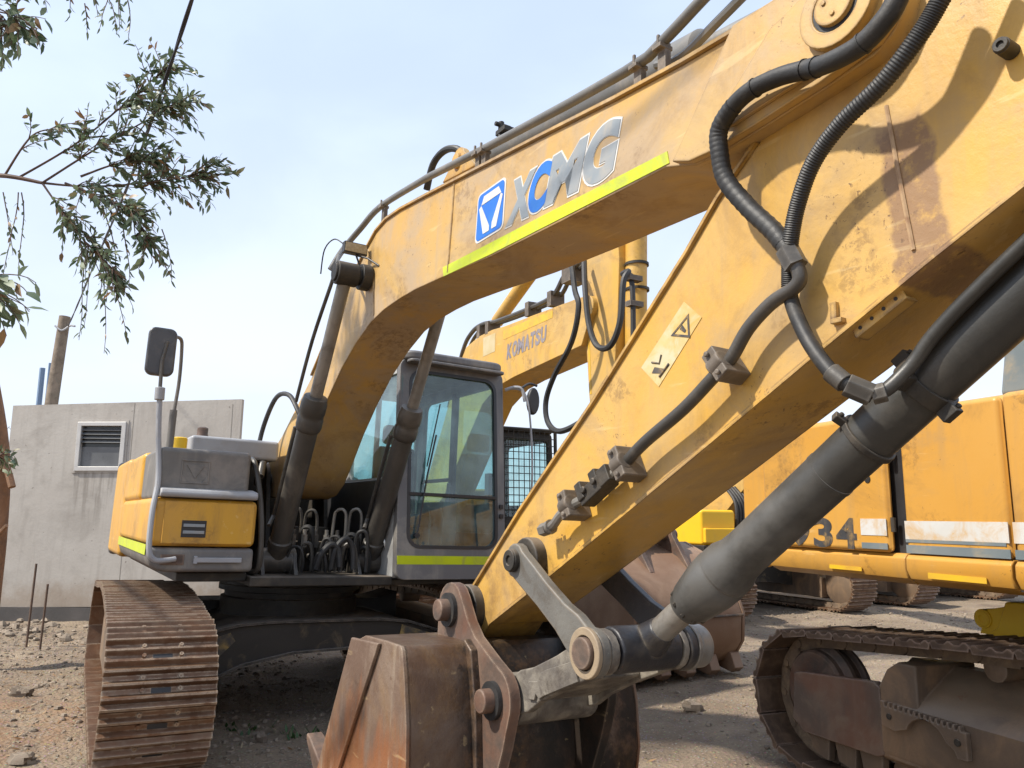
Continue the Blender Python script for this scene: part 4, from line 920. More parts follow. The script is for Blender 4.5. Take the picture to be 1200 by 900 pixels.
piv = Matrix.Translation((2.06,-1.577,0)); turn = piv @ Matrix.Rotation(R(2.2),4,'Z') @ piv.inverted()
turn = piv @ Matrix.Rotation(R(-2.2),4,'Z') @ piv.inverted()
for o in set(bpy.data.objects)-before:
    if o.parent is X: o.matrix_local = turn

# ================================================================== STRIPED EXCAVATOR AT THE RIGHT
L = thing('hydraulic_excavator', 'yellow excavator at the right edge with white striped side panels and number 934', 'excavator', frame((3.9,4.0,0), 20))
TS = -1.50
bd = MB().box(-2.25,2.0,-1.46,1.4,1.235,2.08)
bd.build('body_core', BLACK, L)
def panel(nm, s0, s1, z0, z1, t=TS, m_=Y_SIDE, b=.03, th=.06):
    return MB().box(s0,s1,t,t+th,z0,z1).build(nm, m_, L, bevel=b, seg=3)
panel('rear_panel', -2.33,-2.065,1.235,1.99)
dr = panel('engine_door', -2.05,-.975,1.385,2.17, TS-.035)
panel('side_panel', -.895,-.278,1.385,2.18); panel('side_panel', -.262,.62,1.385,2.19); panel('side_panel', .636,1.9,1.385,2.19)
for a, b in ((-2.055,-.897),(-.893,-.278),(-.262,.62),(.636,1.95)):
    MB().prismx([(TS+.012,1.384),(TS-.012,1.36),(TS-.014,1.30),(TS+.01,1.25),(TS+.08,1.215),(TS+.3,1.215),(TS+.3,1.384)], a, b).build('lower_sill', Y_SIDE, L, bevel=.008)
MB().box(-2.2,1.95,-1.42,1.38,2.07,2.20).build('engine_cover', Y_SIDE, L, bevel=.05, seg=3)
hd = MB().prism([(-.42,2.2),(-.36,2.52),(1.9,2.62),(1.95,2.2)], -1.30,-.30); hd.build('rear_hood', STRIPE, L, bevel=.03)
MB().prismz([(-2.2,-1.45),(-2.33,-1.40),(-2.75,-.8),(-2.85,0),(-2.75,.8),(-2.33,1.4),(-2.2,1.4)],1.24,2.1).build('counterweight', Y_SIDE, L, bevel=.04, seg=3)
def decal(nm, s0, s1, z0, z1, m_, t=TS, par=None): return MB().box(s0,s1,t-.003,t+.001,z0,z1).build(nm, m_, par or L)
decal('white_stripe', -.89,-.282,1.462,1.562, WSTRIPE); decal('white_stripe', -.258,.6,1.462,1.562, WSTRIPE); decal('white_stripe', -1.175,-.985,1.478,1.572, WSTRIPE, TS-.035, dr)
decal('blue_stripe', -.89,-.282,1.388,1.432, STRIPE); decal('blue_stripe', -.258,.6,1.388,1.432, STRIPE); decal('blue_stripe', -1.175,-.985,1.402,1.436, STRIPE, TS-.035, dr)
decal('worn_edge', -.89,-.30,1.446,1.463, STRIPE); 
decal('yellow_strip', -1.47,-1.21,1.268,1.292, YTAPE, TS-.014); decal('yellow_strip', -.75,-.41,1.262,1.292, YTAPE, TS-.014)
for ch, s0 in (('9',-1.77),('3',-1.57),('4',-1.375)):
    fit_letter('digit', ch, INK, dr, [(s0,1.395),(s0+.165,1.393),(s0+.165,1.575),(s0,1.577)], TS-.0365, 0, .035)
for k, (s0, z0, z1) in enumerate(((-1.02,1.9,1.98),(-1.02,1.5,1.58))):
    MB().cyl((-.96,TS-.01,z0),(-.96,TS-.01,z1),.014,n=10).build('door_hinge', DARK, L)
MB().cyl((-1.10,TS-.04,1.80),(-1.10,TS-.034,1.80),.022,n=16).build('door_latch', DARK, dr)
# under-carriage
LT = -1.25
path = track_path(1.85,-1.80,.44,.40,[(1.3,.90),(.6,.965),(-.1,.968),(-.75,.935),(-1.3,.885)])
add_track(L, LT, .60, path, 42, SHOE2, k=.6)
path2 = track_path(1.85,-1.80,.44,.40,[(1.3,.90),(.6,.965),(-.1,.968),(-.75,.935),(-1.3,.885)])
add_track(L, 1.25, .60, path2, 46, SHOE2, each=False)
for t in (LT, 1.25):
    idl = MB().lathe((-1.80,t-.15,.47),(-1.80,t+.11,.47),[(0,.15),(.005,.24),(.02,.255),(.05,.26),(.06,.28),(.075,.298),(.10,.30),(.12,.275),(.16,.275),(.18,.30),(.205,.298),(.22,.27),(.26,.12)],40)
    idl.build('idler_wheel', RUSTY, L)
    MB().lathe((1.85,t-.12,.46),(1.85,t+.2,.46),[(0,.2),(.02,.33),(.22,.33),(.24,.22),(.32,.2)],28).build('drive_sprocket', FRAME_, L)
    mf = MB().prismx([(t-.24,.27),(t-.25,.30),(t-.25,.56),(t-.22,.60),(t+.05,.775),(t+.22,.76),(t+.24,.3),(t+.2,.24),(t-.2,.24)], -1.20, 1.6)
    mf.prism([(-1.24,.26),(-1.24,.60),(-1.16,.645),(-1.10,.74),(-1.02,.79),(-.9,.79),(-.9,.26)], t-.245, t+.2)
    mf.build('track_frame', FRAME_, L, bevel=.014)
    for s in (-1.1,-.65,-.2,.25,.7,1.15): MB().lathe((s,t-.15,.16),(s,t+.15,.16),[(0,.05),(.01,.10),(.06,.10),(.07,.085),(.23,.085),(.24,.10),(.29,.10),(.30,.05)],16).build('track_roller', FRAME_, L)
    for s in (-.55,.6): MB().lathe((s,t-.10,.83),(s,t+.10,.83),[(0,.04),(.01,.065),(.19,.065),(.20,.04)],14).build('carrier_roller', FRAME_, L)
yk = MB().prism([(-1.89,.30),(-1.86,.585),(-1.80,.60),(-1.19,.655),(-1.15,.63),(-1.15,.27),(-1.20,.25),(-1.80,.235)], LT-.252, LT-.20)
yk.prism([(-1.5,.30),(-1.5,.55),(-1.15,.62),(-1.15,.27)], LT-.21, LT+.20)
yk.build('idler_yoke', mat('rusty_yoke', (.095,.070,.056), (.15,.075,.048), 3.0, (.19,.14,.10), .45, 4, .3, .28, (.22,.07,.025), 4, edge=.6, edgec=(.35,.28,.22), rough=.55, bump=.2), L, bevel=.007)
gd = MB()
for s in (-1.72,-1.50,-1.30): gd.prism([(s-.09,.245),(s+.09,.245),(s+.075,.10),(s-.06,.12)], LT-.20, LT-.15)
gd.build('track_guide', FRAME_, L, bevel=.006)
hk = [(-1.12,.445),(-1.12,.545)]
for k in range(15):
    s = -1.11+k*.034; hk += [(s,.548-.004*k*.3),(s+.006,.572-.0012*k),(s+.016,.572-.0012*k),(s+.02,.548-.0012*k)]
hk += [(-.585,.53),(-.585,.40),(-.645,.395),(-.66,.43)] + arc(-.83,.40,.135,25,155,8) + [(-.985,.445),(-1.03,.43)]
HK = MB().prism(hk, LT-.285, LT-.252).build('toothed_plate', FRAME_, L, bevel=.004)
MB().cyl((-1.06,LT-.292,.50),(-1.06,LT-.285,.50),.016,n=10).cyl((-.635,LT-.292,.475),(-.635,LT-.285,.475),.018,n=10).build('bolt_head', DARK, HK)
yc = MB().prism([(-.84,1.115),(-.60,1.13),(.9,1.13),(.9,.55),(-.96,.55),(-.96,.93),(-.90,.97)], -.86, .3)
yc.build('carbody', Y_FRESH, L, bevel=.012)
MB().cyl((-.99,-.86,1.005),(-.99,-.74,1.005),.055,n=20).annulus((-.99,-.866,1.005),(0,1,0),.02,.045,.006).prism([(-1.02,.92),(-.90,.92),(-.84,1.09),(-.96,1.06)],-.85,-.75).build('tow_lug', Y_FRESH, L, bevel=.006)
MB().lathe((0,0,1.12),(0,0,1.22),[(0,.7),(.1,.7)],32).build('slewing_ring', DARK, L)

# ================================================================== EXCAVATORS BEHIND
def simple_excavator(label, M, body, group, G=1.275, cab_guard=False):
    E = thing('hydraulic_excavator', label, 'excavator', M, group)
    for t in (-G, G):
        path = track_path(1.66,-1.66,.45,.405,[(1.2,.90),(.6,.935),(0,.94),(-.6,.93),(-1.2,.90)])
        add_track(E, t, .60, path, 46, SHOE, each=False)
        fr = MB().prism([(-1.35,.22),(1.35,.22),(1.36,.55),(1.1,.72),(-1.2,.72),(-1.4,.5)], t-.2, t+.2)
        fr.lathe((1.66,t-.1,.45),(1.66,t+.1,.45),[(0,.3),(.02,.34),(.18,.34),(.2,.3)],24); fr.lathe((-1.66,t-.1,.45),(-1.66,t+.1,.45),[(0,.3),(.02,.34),(.18,.34),(.2,.3)],24)
        fr.build('track_frame', FRAME_, E)
    MB().prismx([(-G,.72),(-.6,.80),(.6,.80),(G,.72),(G,.35),(.6,.45),(-.6,.45),(-G,.35)],-.7,.7).lathe((0,0,.75),(0,0,1.03),[(0,.8),(.28,.8)],32).build('carbody', CARB, E)
    MB().box(-2.2,1.22,-1.34,1.42,1.03,1.12).build('deck', DARK, E, bevel=.01)
    MB().box(-1.9,1.2,-1.36,-.62,1.12,1.70).build('side_housing', body, E, bevel=.05, seg=3)
    MB().box(1.2,1.27,-1.34,-.66,1.16,1.40).build('step_box', body, E, bevel=.02)
    MB().box(-2.05,-.6,-1.3,1.36,1.12,2.05).build('engine_housing', body, E, bevel=.06, seg=3)
    MB().prismz([(-2.05,-1.35),(-2.3,-1.3),(-2.7,-.7),(-2.8,0),(-2.7,.7),(-2.3,1.3),(-2.05,1.35)],1.08,2.08).build('counterweight', body, E, bevel=.05)
    c = MB().ringframe(rrect(.46,1.44,1.12,2.93,.07), rrect(.54,1.36,1.55,2.82,.08), lambda t,z:(1.24-.05*(z-1.1),t,z), lambda t,z:(1.17-.05*(z-1.1),t,z))
    cab = c.build('cab', body if not cab_guard else DARK, E)
    s_ = MB()
    for t in (.46, 1.40): s_.ringframe(rrect(-.6,1.14,1.12,2.93,.05), rrect(-.4,1.06,1.75,2.80,.08), lambda s,z,t=t:(s,t,z), lambda s,z,t=t:(s,t+.04,z))
    s_.ringframe(rrect(.46,1.44,1.12,2.93,.05), rrect(.56,1.34,1.75,2.78,.08), lambda t,z:(-.6,t,z), lambda t,z:(-.55,t,z))
    s_.build('cab_side', body if not cab_guard else DARK, E)
    MB().prismz(rrect(-.62,1.2,.45,1.45,.1),2.93,3.0).build('cab_roof', DARK if cab_guard else body, E, bevel=.02)
    MB().box(.1,.5,.75,1.15,1.5,1.62).box(-.05,.1,.78,1.12,1.55,2.3).build('seat', SEAT, cab)
    MB().add([(1.19-.05*(z-1.1),t,z) for t,z in ((.5,1.5),(1.4,1.5),(1.4,2.85),(.5,2.85))],[(0,1,2,3)]).build('windscreen', GLASS, cab)
    return E, cab
K, kcab = simple_excavator('yellow excavator behind the front cab, with slate lettered boom and caged cab window', frame((-1.13,13.3,0),28), Y_FAR, 'excavators parked in a row', cab_guard=True)
kg = MB()
for i in range(11): 
    t = .46+.98*i/10; kg.cyl((1.30,t,1.2),(1.24,t,2.95),.008,n=5)
for i in range(16):
    z = 1.2+1.75*i/15; kg.cyl((1.30-.0343*(z-1.2)-.002,.46,z),(1.30-.0343*(z-1.2)-.002,1.44,z),.008,n=5)
for t in (.44,1.45): kg.cyl((1.30,t,1.15),(1.24,t,3.02),.03,n=8)
kg.cyl((1.24,.44,2.98),(1.24,1.45,2.98),.025,n=8)
kg.build('guard_grille', DARK, kcab)
for t, zt in ((1.62,2.75),(1.78,2.68),(1.95,2.6)): MB().tube([(1.2,t,1.9),(1.2,t,zt)],.02,6).build('handrail', STEELP, K)
kb = [(-.45,1.85),(-.2,2.15),(.55,3.2),(1.0,3.92),(1.32,4.22),(1.79,4.30),(2.24,4.31),(2.65,4.28),(4.53,4.215)]+arc(4.78,4.05,.15,80,-60,6)+[(4.68,3.62),(4.66,3.60),(2.93,3.48),(2.45,3.42),(1.95,3.22),(1.3,2.6),(.6,1.9),(.1,1.62),(-.3,1.65)]
KB = MB().prism(kb,-.26,.26).build('boom', Y_FAR, K, bevel=.01)
KT = 'KOMATSU'
s0 = 2.73
for ch, w_k in zip(KT, (.155,.165,.19,.165,.14,.145,.15)):
    zb = 3.765+(s0-2.73)*.05
    fit_letter('letter', ch, INKB, KB, [(s0,zb),(s0+w_k-.012,zb+.007),(s0+w_k+.012,zb+.225),(s0+.022,zb+.22)], -.2625, 0, .05); s0 += w_k
MB().prism([(2.62,4.08),(2.62,4.22),(4.0,4.20),(4.0,4.10)],-.263,-.259).build('fresh_patch', YTAPE, KB)
MB().prism([(1.95,3.95),(2.35,3.96),(2.36,4.24),(1.95,4.24)],-.263,-.259).build('stained_patch', CREAMY, KB)
for t, r in ((-.2,.035),(-.1,.03)):
    MB().tube(crom([(.55,t,3.35),(1.05,t,4.2),(1.4,t,4.45),(1.8,t,4.50),(2.3,t,4.44),(3.3,t,4.40),(3.9,t,4.42),(4.2,t,4.62),(4.55,t,4.70)],5),r,8).build('boom_pipe', STEELP, KB)
for s in (1.75,2.05,3.3,3.9): MB().box(s-.05,s+.05,-.26,-.05,4.28,4.48).build('pipe_clamp', CLAMP, KB)
MB().box(4.2,4.4,-.25,0,4.5,4.78).build('pipe_clamp', CLAMP, KB)
ka = MB().lathe((1.9,0,4.55),(4.9,0,5.9),[(0,.1),(1.9,.11),(1.91,.13),(2.1,.13),(2.12,.08)]); kac = ka.build('arm_cylinder', Y_FAR, K)
MB().cyl((3.8,0,5.40),(4.75,0,5.83),.06).build('cylinder_rod', CHROME, kac)
ks = [(4.60,5.55),(4.72,5.9),(4.95,6.05),(5.15,5.9),(5.30,5.1),(5.36,4.52),(5.32,3.9),(5.22,3.05),(5.16,1.45),(5.08,1.30),(4.95,1.34),(4.90,1.6),(4.72,3.0),(4.66,3.72),(4.70,4.2)]
KS = MB().prism(ks,-.19,.19).build('stick', Y_FAR, K, bevel=.01)
MB().prism([(4.74,3.0),(4.78,3.0),(4.745,3.6),(4.71,3.72)],-.1935,-.1895).build('fresh_patch', YTAPE, KS)
kcy = MB().lathe((5.46,0,5.3),(5.36,0,2.2),[(0,.08),(.02,.125),(1.9,.125),(1.91,.14),(2.05,.14),(2.06,.07)]); kcyl = kcy.build('bucket_cylinder', Y_FAR, K)
MB().cyl((5.40,0,3.3),(5.32,0,1.9),.06).build('cylinder_rod', CHROME, kcyl)
for z in (4.42,4.12): MB().annulus((5.44,0,z),(0,0,1),.126,.14,.03).build('clamp_band', DARK, kcyl)
MB().prism(link_plate((5.0,2.1),(5.33,1.9),.08,.08),-.24,-.20).prism(link_plate((5.0,2.1),(5.33,1.9),.08,.08),.20,.24).build('side_link', RUSTY, K)
MB().prism(link_plate((5.33,1.9),(5.55,1.38),.08,.09),-.12,.12).build('bucket_link', RUSTY, K)
for pts, r in (([(4.45,-.3,4.72),(4.70,-.42,4.60),(4.87,-.48,4.21),(4.98,-.5,3.97),(4.83,-.5,3.59),(4.44,-.5,3.25),(4.24,-.5,2.96),(4.29,-.5,2.69),(4.54,-.48,2.56),(4.92,-.4,2.66),(5.15,-.3,2.84)],.035),
               ([(4.80,-.30,4.62),(5.0,-.42,4.2),(5.12,-.45,3.74),(5.28,-.45,3.46),(5.53,-.45,3.41),(5.69,-.43,3.65),(5.72,-.40,4.09),(5.72,-.33,4.22),(5.55,-.28,4.25)],.035),
               ([(5.58,-.2,4.25),(5.62,-.2,4.0),(5.60,-.2,3.3),(5.5,-.2,2.9)],.03),
               ([(5.6,.18,3.95),(5.75,.2,3.95),(5.82,.22,3.8),(5.80,.22,3.45)],.03)):
    MB().tube(crom(pts,6),r,8).build('hydraulic_hose', RUBBER, K)
for s, z in ((5.60,4.2),(5.61,3.9)): MB().box(s-.05,s+.05,-.26,-.08,z-.03,z+.03).build('pipe_clamp', CLAMP, KS)
kbk = [(5.0,1.28),(5.35,1.30),(5.75,1.16),(6.08,.92),(6.22,.62),(6.20,.34),(6.05,.14),(5.8,.04),(5.3,.04),(4.75,.22),(4.40,.50)]
KBK = mat('tan_bucket_steel', (.17,.095,.055), (.24,.155,.10), 2, (.17,.10,.06), .5, 3, .4, .25, (.24,.09,.035), 5, rough=.65, bump=.2)
KK = MB().prism(kbk+[(4.95,.95)],-.66,.66).build('bucket', KBK, K, bevel=.015)
for sg in (-1,1): MB().prism(kbk+[(4.95,1.0)],sg*.685-.02,sg*.685+.02).build('side_plate', KBK, KK, bevel=.01)
for t in (-.26,.26): MB().prism([(4.9,1.18)]+arc(5.06,1.38,.13,200,70,6)+[(5.3,1.42)]+arc(5.55,1.38,.12,90,0,5)+[(5.95,1.02),(5.9,.95),(5.0,1.1)],t-.03,t+.03).build('hinge_ear', RUSTY, KK, bevel=.01)
MB().cyl((5.55,-.36,1.38),(5.55,.36,1.38),.06).cyl((5.06,-.36,1.38),(5.06,.36,1.38),.06).build('bucket_pin', RUSTY, KK)
MB().tube([(6.235,-.66,.60),(6.235,.66,.60)],.012,6).build('weld_seam', BUCKET, KK)
for k in range(5):
    t = -.62+.31*k; MB().prism([(5.9,.26),(6.14,.22),(6.20,.08),(6.14,.03),(5.85,.08)],t-.06,t+.06).build('bucket_tooth', KBK, KK, bevel=.01)

PK, pcab = simple_excavator('yellow excavator behind the striped one, showing one track end beside the brown bucket', frame((3.8,14.5,0),27), Y_FRESH, 'excavators parked in a row', G=1.36)
pb_ = MB().prism([(-.3,1.7),(-.1,2.1),(1.2,2.9),(2.2,3.0),(5.0,2.0),(5.1,1.8),(4.9,1.7),(2.3,2.5),(1.4,2.4),(.5,1.65)],-.22,.22); pb_.build('boom', Y_FAR, PK)
MB().prism([(4.9,2.6),(5.2,2.5),(5.1,1.9),(5.0,1.75),(4.85,1.75),(4.8,2.2)],-.15,.15).build('stick', Y_FAR, PK)
MB().prism([(4.6,1.8),(5.3,1.85),(5.5,1.55),(5.3,1.25),(4.7,1.23),(4.2,1.5)],-.55,.55).build('bucket', BUCKET, PK)
for t in (-.50,-.43,-.36,-.29,-.22):
    MB().tube(crom([(1.0,t,1.15),(1.1,t,1.5),(1.05,t+.03,1.85),(.8,t+.05,2.1)],5),.032,8).build('hydraulic_hose', RUBBER, PK)
MB().cyl((1.27,-.62,1.28),(1.27,-.45,1.28),.14,n=20).build('swing_motor', Y_FRESH, PK, bevel=.02)
MB().box(.9,1.25,-.62,-.2,1.12,1.3).build('front_deck', Y_FRESH, PK, bevel=.02)
NK = copy_tree(PK); NK.matrix_world = frame((7.9,16.85,0),27)
NK['label'] = 'farthest excavator of the row, only a track end showing below the white striped panels'

# ================================================================== CABIN, POLE, CABLE, PIPES
CY = 11.5
cab_t = thing('site_cabin', 'plain grey cement-panel cabin with one louvred window, behind the nearest excavator', 'cabin', Matrix.Translation((-5.7,CY,.1)))
w_ = MB()
lo = [(-1.79,.09),(1.62,.13),(1.62,3.165),(-1.83,3.03)]
win = [(-.80,2.055),(-.075,2.065),(-.085,2.80),(-.815,2.79)]
w_.ringframe(lo, win, lambda x, z: (x,0,z), lambda x, z: (x,.09,z))
w_.add([(-1.83,.09,3.03),(1.62,.09,3.165),(.45,3.0,3.165),(-1.83,3.0,3.03)],[(0,1,2,3)])
w_.prismz([(1.62,.09),(1.53,.09),(.36,3.0),(.45,3.0)],.13,3.16); w_.box(-1.83,-1.74,.09,3.0,.1,3.03); w_.box(-1.74,.36,2.92,3.0,.1,3.1)
WL = w_.build('wall', WALL, cab_t)
MB().prismz([(-1.86,-.02),(1.64,-.02),(.47,3.02),(-1.86,3.02)],-.15,.095).build('plinth', BASEC, cab_t)
for x0, x1, tl in ((.02,.022,.01),(1.50,1.503,0)):
    MB().add([(x0,-.002,.14),(x1+.006,-.002,.14),(x1+.006-.02,-.002,3.09),(x0-.02,-.002,3.09)],[(0,1,2,3)]).build('panel_joint', mat('joint_grey',(.24,.22,.19),rough=.9), WL)  # darker grey joints between the cement panels
wf = MB().ringframe(win, [(-.74,2.125),(-.145,2.13),(-.15,2.735),(-.75,2.73)], lambda x,z:(x,-.03,z), lambda x,z:(x,.05,z))
WF = wf.build('window', ALU, cab_t, bevel=.008)
MB().ringframe([(-.835,2.03),(-.045,2.04),(-.055,2.825),(-.85,2.815)], win, lambda x,z:(x,-.012,z), lambda x,z:(x,.01,z)).build('window_trim', WALL, WF)
pg_ = MB()
for k in range(4): pg_.obox((-.448,.012,2.50+.06*k),((1,0,0),(0,1,.9),(0,-.9,1)),(.30,.028,.004))
pg_.box(-.75,-.145,.03,.036,2.12,2.42)
pg_.build('louvre', mat('louvre_pane',(.10,.105,.11),(.14,.145,.15),3,rough=.3), WF)
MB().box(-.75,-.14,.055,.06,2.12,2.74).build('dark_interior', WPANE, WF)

po = MB().tube([(-9.25,15,-.1),(-9.1,15,3.0),(-9.0,15,5.42)],[.15,.125,.105],14).build('utility_pole', WOOD); tag(po, 'weathered grey timber pole leaning behind the cabin', 'pole')
MB().tube(crom([(-9.1,14.88,5.2),(-8.95,14.86,5.1),(-8.85,14.95,5.22),(-8.72,14.9,5.2)],5),.02,6).build('wire_tie', G_LIGHT, po)
for x, zt, lab in ((-9.95,4.55,'thin pale blue pipe left of the pole, shorter and thicker of two'),(-9.80,4.66,'thin pale blue pipe next to the pole, taller and thinner of two')):
    o = MB().tube([(x+.06,16,-.1),(x,16,zt)],.055 if x < -9.9 else .03,8).build('metal_pipe', PIPEB); tag(o, lab, 'pipe', 'pipes behind the cabin')
# twisted overhead cable
cz = [(15,5.22),(12.5,4.97),(9.5,4.72),(7.5,4.52),(6.3,4.42),(5.0,4.42),(4.0,4.48),(2.5,4.66),(0,5.1),(-2.5,5.7)]
pts = crom([(.687-.64*y, y, z) for y, z in cz], 14)
cm = MB()
for ph in (0, math.pi):
    cm.tube([p+V((math.cos(i*.42+ph)*.0055, 0, math.sin(i*.42+ph)*.0055)) for i, p in enumerate(pts)], .0085, 7)
tag(cm.build('overhead_cable', CABLE), 'black twisted cable running from the timber pole up across the sky', 'cable')
for (x, y, zt, lab) in ((-5.63,9.35,.92,'rusty rebar stake by the cabin, taller and left of two'),(-5.38,9.2,.70,'rusty rebar stake by the cabin, shorter and right of two')):
    o = MB().tube([(x,y,gz(x,y)-.1),(x+.01,y,zt+.03)],.013,6).build('rebar_stake', REBAR); tag(o, lab, 'rebar', 'rebar stakes')

# ================================================================== TREE AT THE LEFT
T = thing('eucalyptus_tree', 'slender-leaved tree at the left edge with brown trunk, its leafy twigs hanging into the sky', 'tree', Matrix.Translation((-5.225,8.0,0)))
TO = V((-5.225,8.0,0))
rt = random.Random(11)
trunk = crom([(0,0,-.2),(.0,-.02,.6),(-.02,0,1.4),(-.06,-.05,2.2),(-.25,-.2,3.2),(-.4,-.5,4.2),(-.3,-.9,5.2),(-.4,-1.2,6.4)],5)
MB().tube(trunk,[.105-.0014*i for i in range(len(trunk))],12).tube(crom([(-.12,-.03,1.28),(.05,-.1,1.33),(.16,-.14,1.42)],4),.02,6).tube(crom([(-.15,-.03,1.9),(.05,-.12,2.02),(.18,-.16,1.80)],4),.035,7).build('trunk', BARK, T)
br = MB(); lf = MB(); tw = MB()
def leaf(p, d, ln, w, roll):
    d = d.normalized(); u = d.cross(V((0,0,1)));
    if u.length < .01: u = V((1,0,0))
    u.normalize(); n = d.cross(u)
    sd = u*math.cos(roll)+n*math.sin(roll); nn = d.cross(sd); q = nn*ln*.10
    lf.add([p, p+d*ln*.3+sd*w-q*.6, p+d*ln*.3-sd*w-q*.6, p+d*ln*.65+sd*w*.8-q*.9, p+d*ln*.65-sd*w*.8-q*.9, p+d*ln-q*.1],
           [(0,1,2),(1,3,4,2),(3,5,4)])
def twig(p, d, ln, lsize, nleaf, droop):
    pts = [V(p)]; d = V(d).normalized(); n = 7
    for i in range(n):
        d = (d+V((rt.uniform(-.12,.12),rt.uniform(-.12,.12),rt.uniform(-.1,.1)-droop*(i+1)/n*.5))).normalized(); pts.append(pts[-1]+d*ln/n)
    tw.tube(pts,[.0045-.0004*i for i in range(n+1)],5)
    for k in range(nleaf):
        f = (k+rt.random())/nleaf*.95+.05; i = min(n-1,int(f*n)); q = pts[i].lerp(pts[i+1],f*n-i); t = (pts[i+1]-pts[i]).normalized()
        a = rt.uniform(0,6.28); o_ = t.orthogonal().normalized(); o2 = t.cross(o_)
        ld = (t*.75+(o_*math.cos(a)+o2*math.sin(a))*.75+V((0,0,-.55*rt.random()))).normalized()
        l = lsize*rt.uniform(.6,1.15); leaf(q, ld, l, l*rt.uniform(.13,.19), rt.uniform(0,3.1))
    return pts
def flush():
    global tw
    if tw.v: tw.build('twigs', TWIG, T)
    tw = MB()
def limb(path, r0, r1):
    P = crom(path,6); br.tube(P,[r0+(r1-r0)*i/(len(P)-1) for i in range(len(P))],8); return P
W = lambda x,y,z: V((x,y,z))-TO
# main hanging spray: limb enters the picture at the left, about 5.5 m away
P1 = limb([W(-5.65,7.5,4.15),W(-5.0,6.4,4.15),W(-4.2,5.4,4.0),W(-3.6,5.05,3.875),W(-3.26,5.0,3.80)],.035,.011)
sub = [([(-3.45,5.02,3.84),(-3.05,5.0,4.10),(-2.75,5.05,4.45),(-2.55,5.1,4.72)],26), ([(-3.26,5.0,3.80),(-2.9,4.95,4.02),(-2.55,4.95,4.25),(-2.36,4.95,4.36)],26),
       ([(-3.26,5.0,3.80),(-2.95,5.05,3.80),(-2.55,5.1,3.86),(-2.20,5.1,3.92)],28), ([(-3.26,5.0,3.80),(-3.12,5.0,3.62),(-2.92,5.0,3.38),(-2.70,5.0,3.18)],24),
       ([(-3.1,5.0,3.80),(-2.85,4.9,3.68),(-2.55,4.85,3.52),(-2.42,4.85,3.35)],26), ([(-3.0,5.0,3.85),(-2.8,5.1,4.0),(-2.6,5.15,4.05)],20), ([(-3.55,5.03,3.86),(-3.3,4.9,4.1),(-3.1,4.9,4.15)],5)]
for pl, nt_ in sub:
    P = crom([W(*q) for q in pl],8); br.tube(P,[.0085-.006*i/len(P) for i in range(len(P))],6)
    for k in range(int(nt_*1.6)):
        i = min(len(P)-2, int(len(P)*(.22+.78*rt.random()**.8))); dd = (P[i+1]-P[i]).normalized()
        dv = (dd*.7+V((rt.uniform(-.5,.6),rt.uniform(-.7,.7),rt.uniform(-.55,.65)))).normalized()
        twig(P[i], dv, rt.uniform(.12,.36), .082, rt.randint(6,12), rt.uniform(.1,.6))
flush()
# long weeping twigs under it
for k in range(7):
    x = rt.uniform(-3.1,-2.45); twig(W(x,5.1+rt.uniform(-.2,.2),rt.uniform(3.25,3.7)), (rt.uniform(-.1,.45),0,-.6), rt.uniform(.4,.75), .06, 16, 1.0)
flush()
for k in range(3): twig(W(-3.5+rt.uniform(-.1,.15),5.05,3.75), (rt.uniform(-.1,.3),0,-.8), rt.uniform(.4,.7), .06, 13, 1.0)
flush()
# top left corner: near spray and farther hanging sprigs
P3 = limb([W(-5.75,7.0,5.1),W(-4.6,5.6,5.3),W(-3.75,4.7,5.3),W(-3.1,4.3,5.1)],.04,.010)
for k in range(20):
    p = P3[rt.randint(len(P3)*2//3,len(P3)-1)]; twig(p+V((rt.uniform(-.1,.35),0,rt.uniform(-.15,.15))), (rt.uniform(.0,.6),rt.uniform(-.3,.3),rt.uniform(-.7,.2)), rt.uniform(.2,.42), .085, 10, .8)
flush()
for k in range(9):
    x = rt.uniform(-3.1,-2.6); twig(W(x,4.7+rt.uniform(-.2,.2),5.02-.10*(x+3.0)+rt.uniform(.0,.15)), (rt.uniform(-.1,.35),0,-.5), rt.uniform(.2,.45), .06, 11, .9)
limb([W(-3.2,4.4,5.0),W(-2.8,4.6,5.15),W(-2.3,4.7,5.2)],.012,.006)
flush()
PN = limb([W(-5.2,7.2,5.0),W(-3.9,5.3,4.7),W(-3.0,4.0,4.3),W(-2.62,3.55,4.05)],.03,.007)
for k in range(34): twig(PN[-1-rt.randint(0,5)]+V((rt.uniform(-.05,.1),0,rt.uniform(-.1,.15))), (rt.uniform(-.2,.7),rt.uniform(-.3,.3),rt.uniform(-.8,.4)), rt.uniform(.12,.3), .095, 6, .5)
flush()
# low near spray at the left edge
P4 = limb([W(-5.5,7.8,2.6),W(-4.2,5.6,2.6),W(-2.9,3.8,2.55),W(-2.30,3.2,2.56)],.035,.008)
for k in range(12):
    p = P4[-1-rt.randint(0,3)]; twig(p, (rt.uniform(.0,.9),rt.uniform(-.3,.3),rt.uniform(-.5,.35)), rt.uniform(.14,.30), .105, 6, .5)
flush()
P5 = limb([W(-5.48,7.85,2.4),W(-5.1,7.5,2.15),W(-4.85,7.2,2.05),W(-4.62,7.0,2.08)],.03,.008)
for k in range(8): twig(P5[-1-rt.randint(0,3)], (rt.uniform(.0,.6),rt.uniform(-.3,.3),rt.uniform(-.4,.4)), rt.uniform(.12,.24), .10, 5, .4)
br.build('branch', TWIG, T); flush(); lf.build('leaves', LEAF, T, sharp=180)

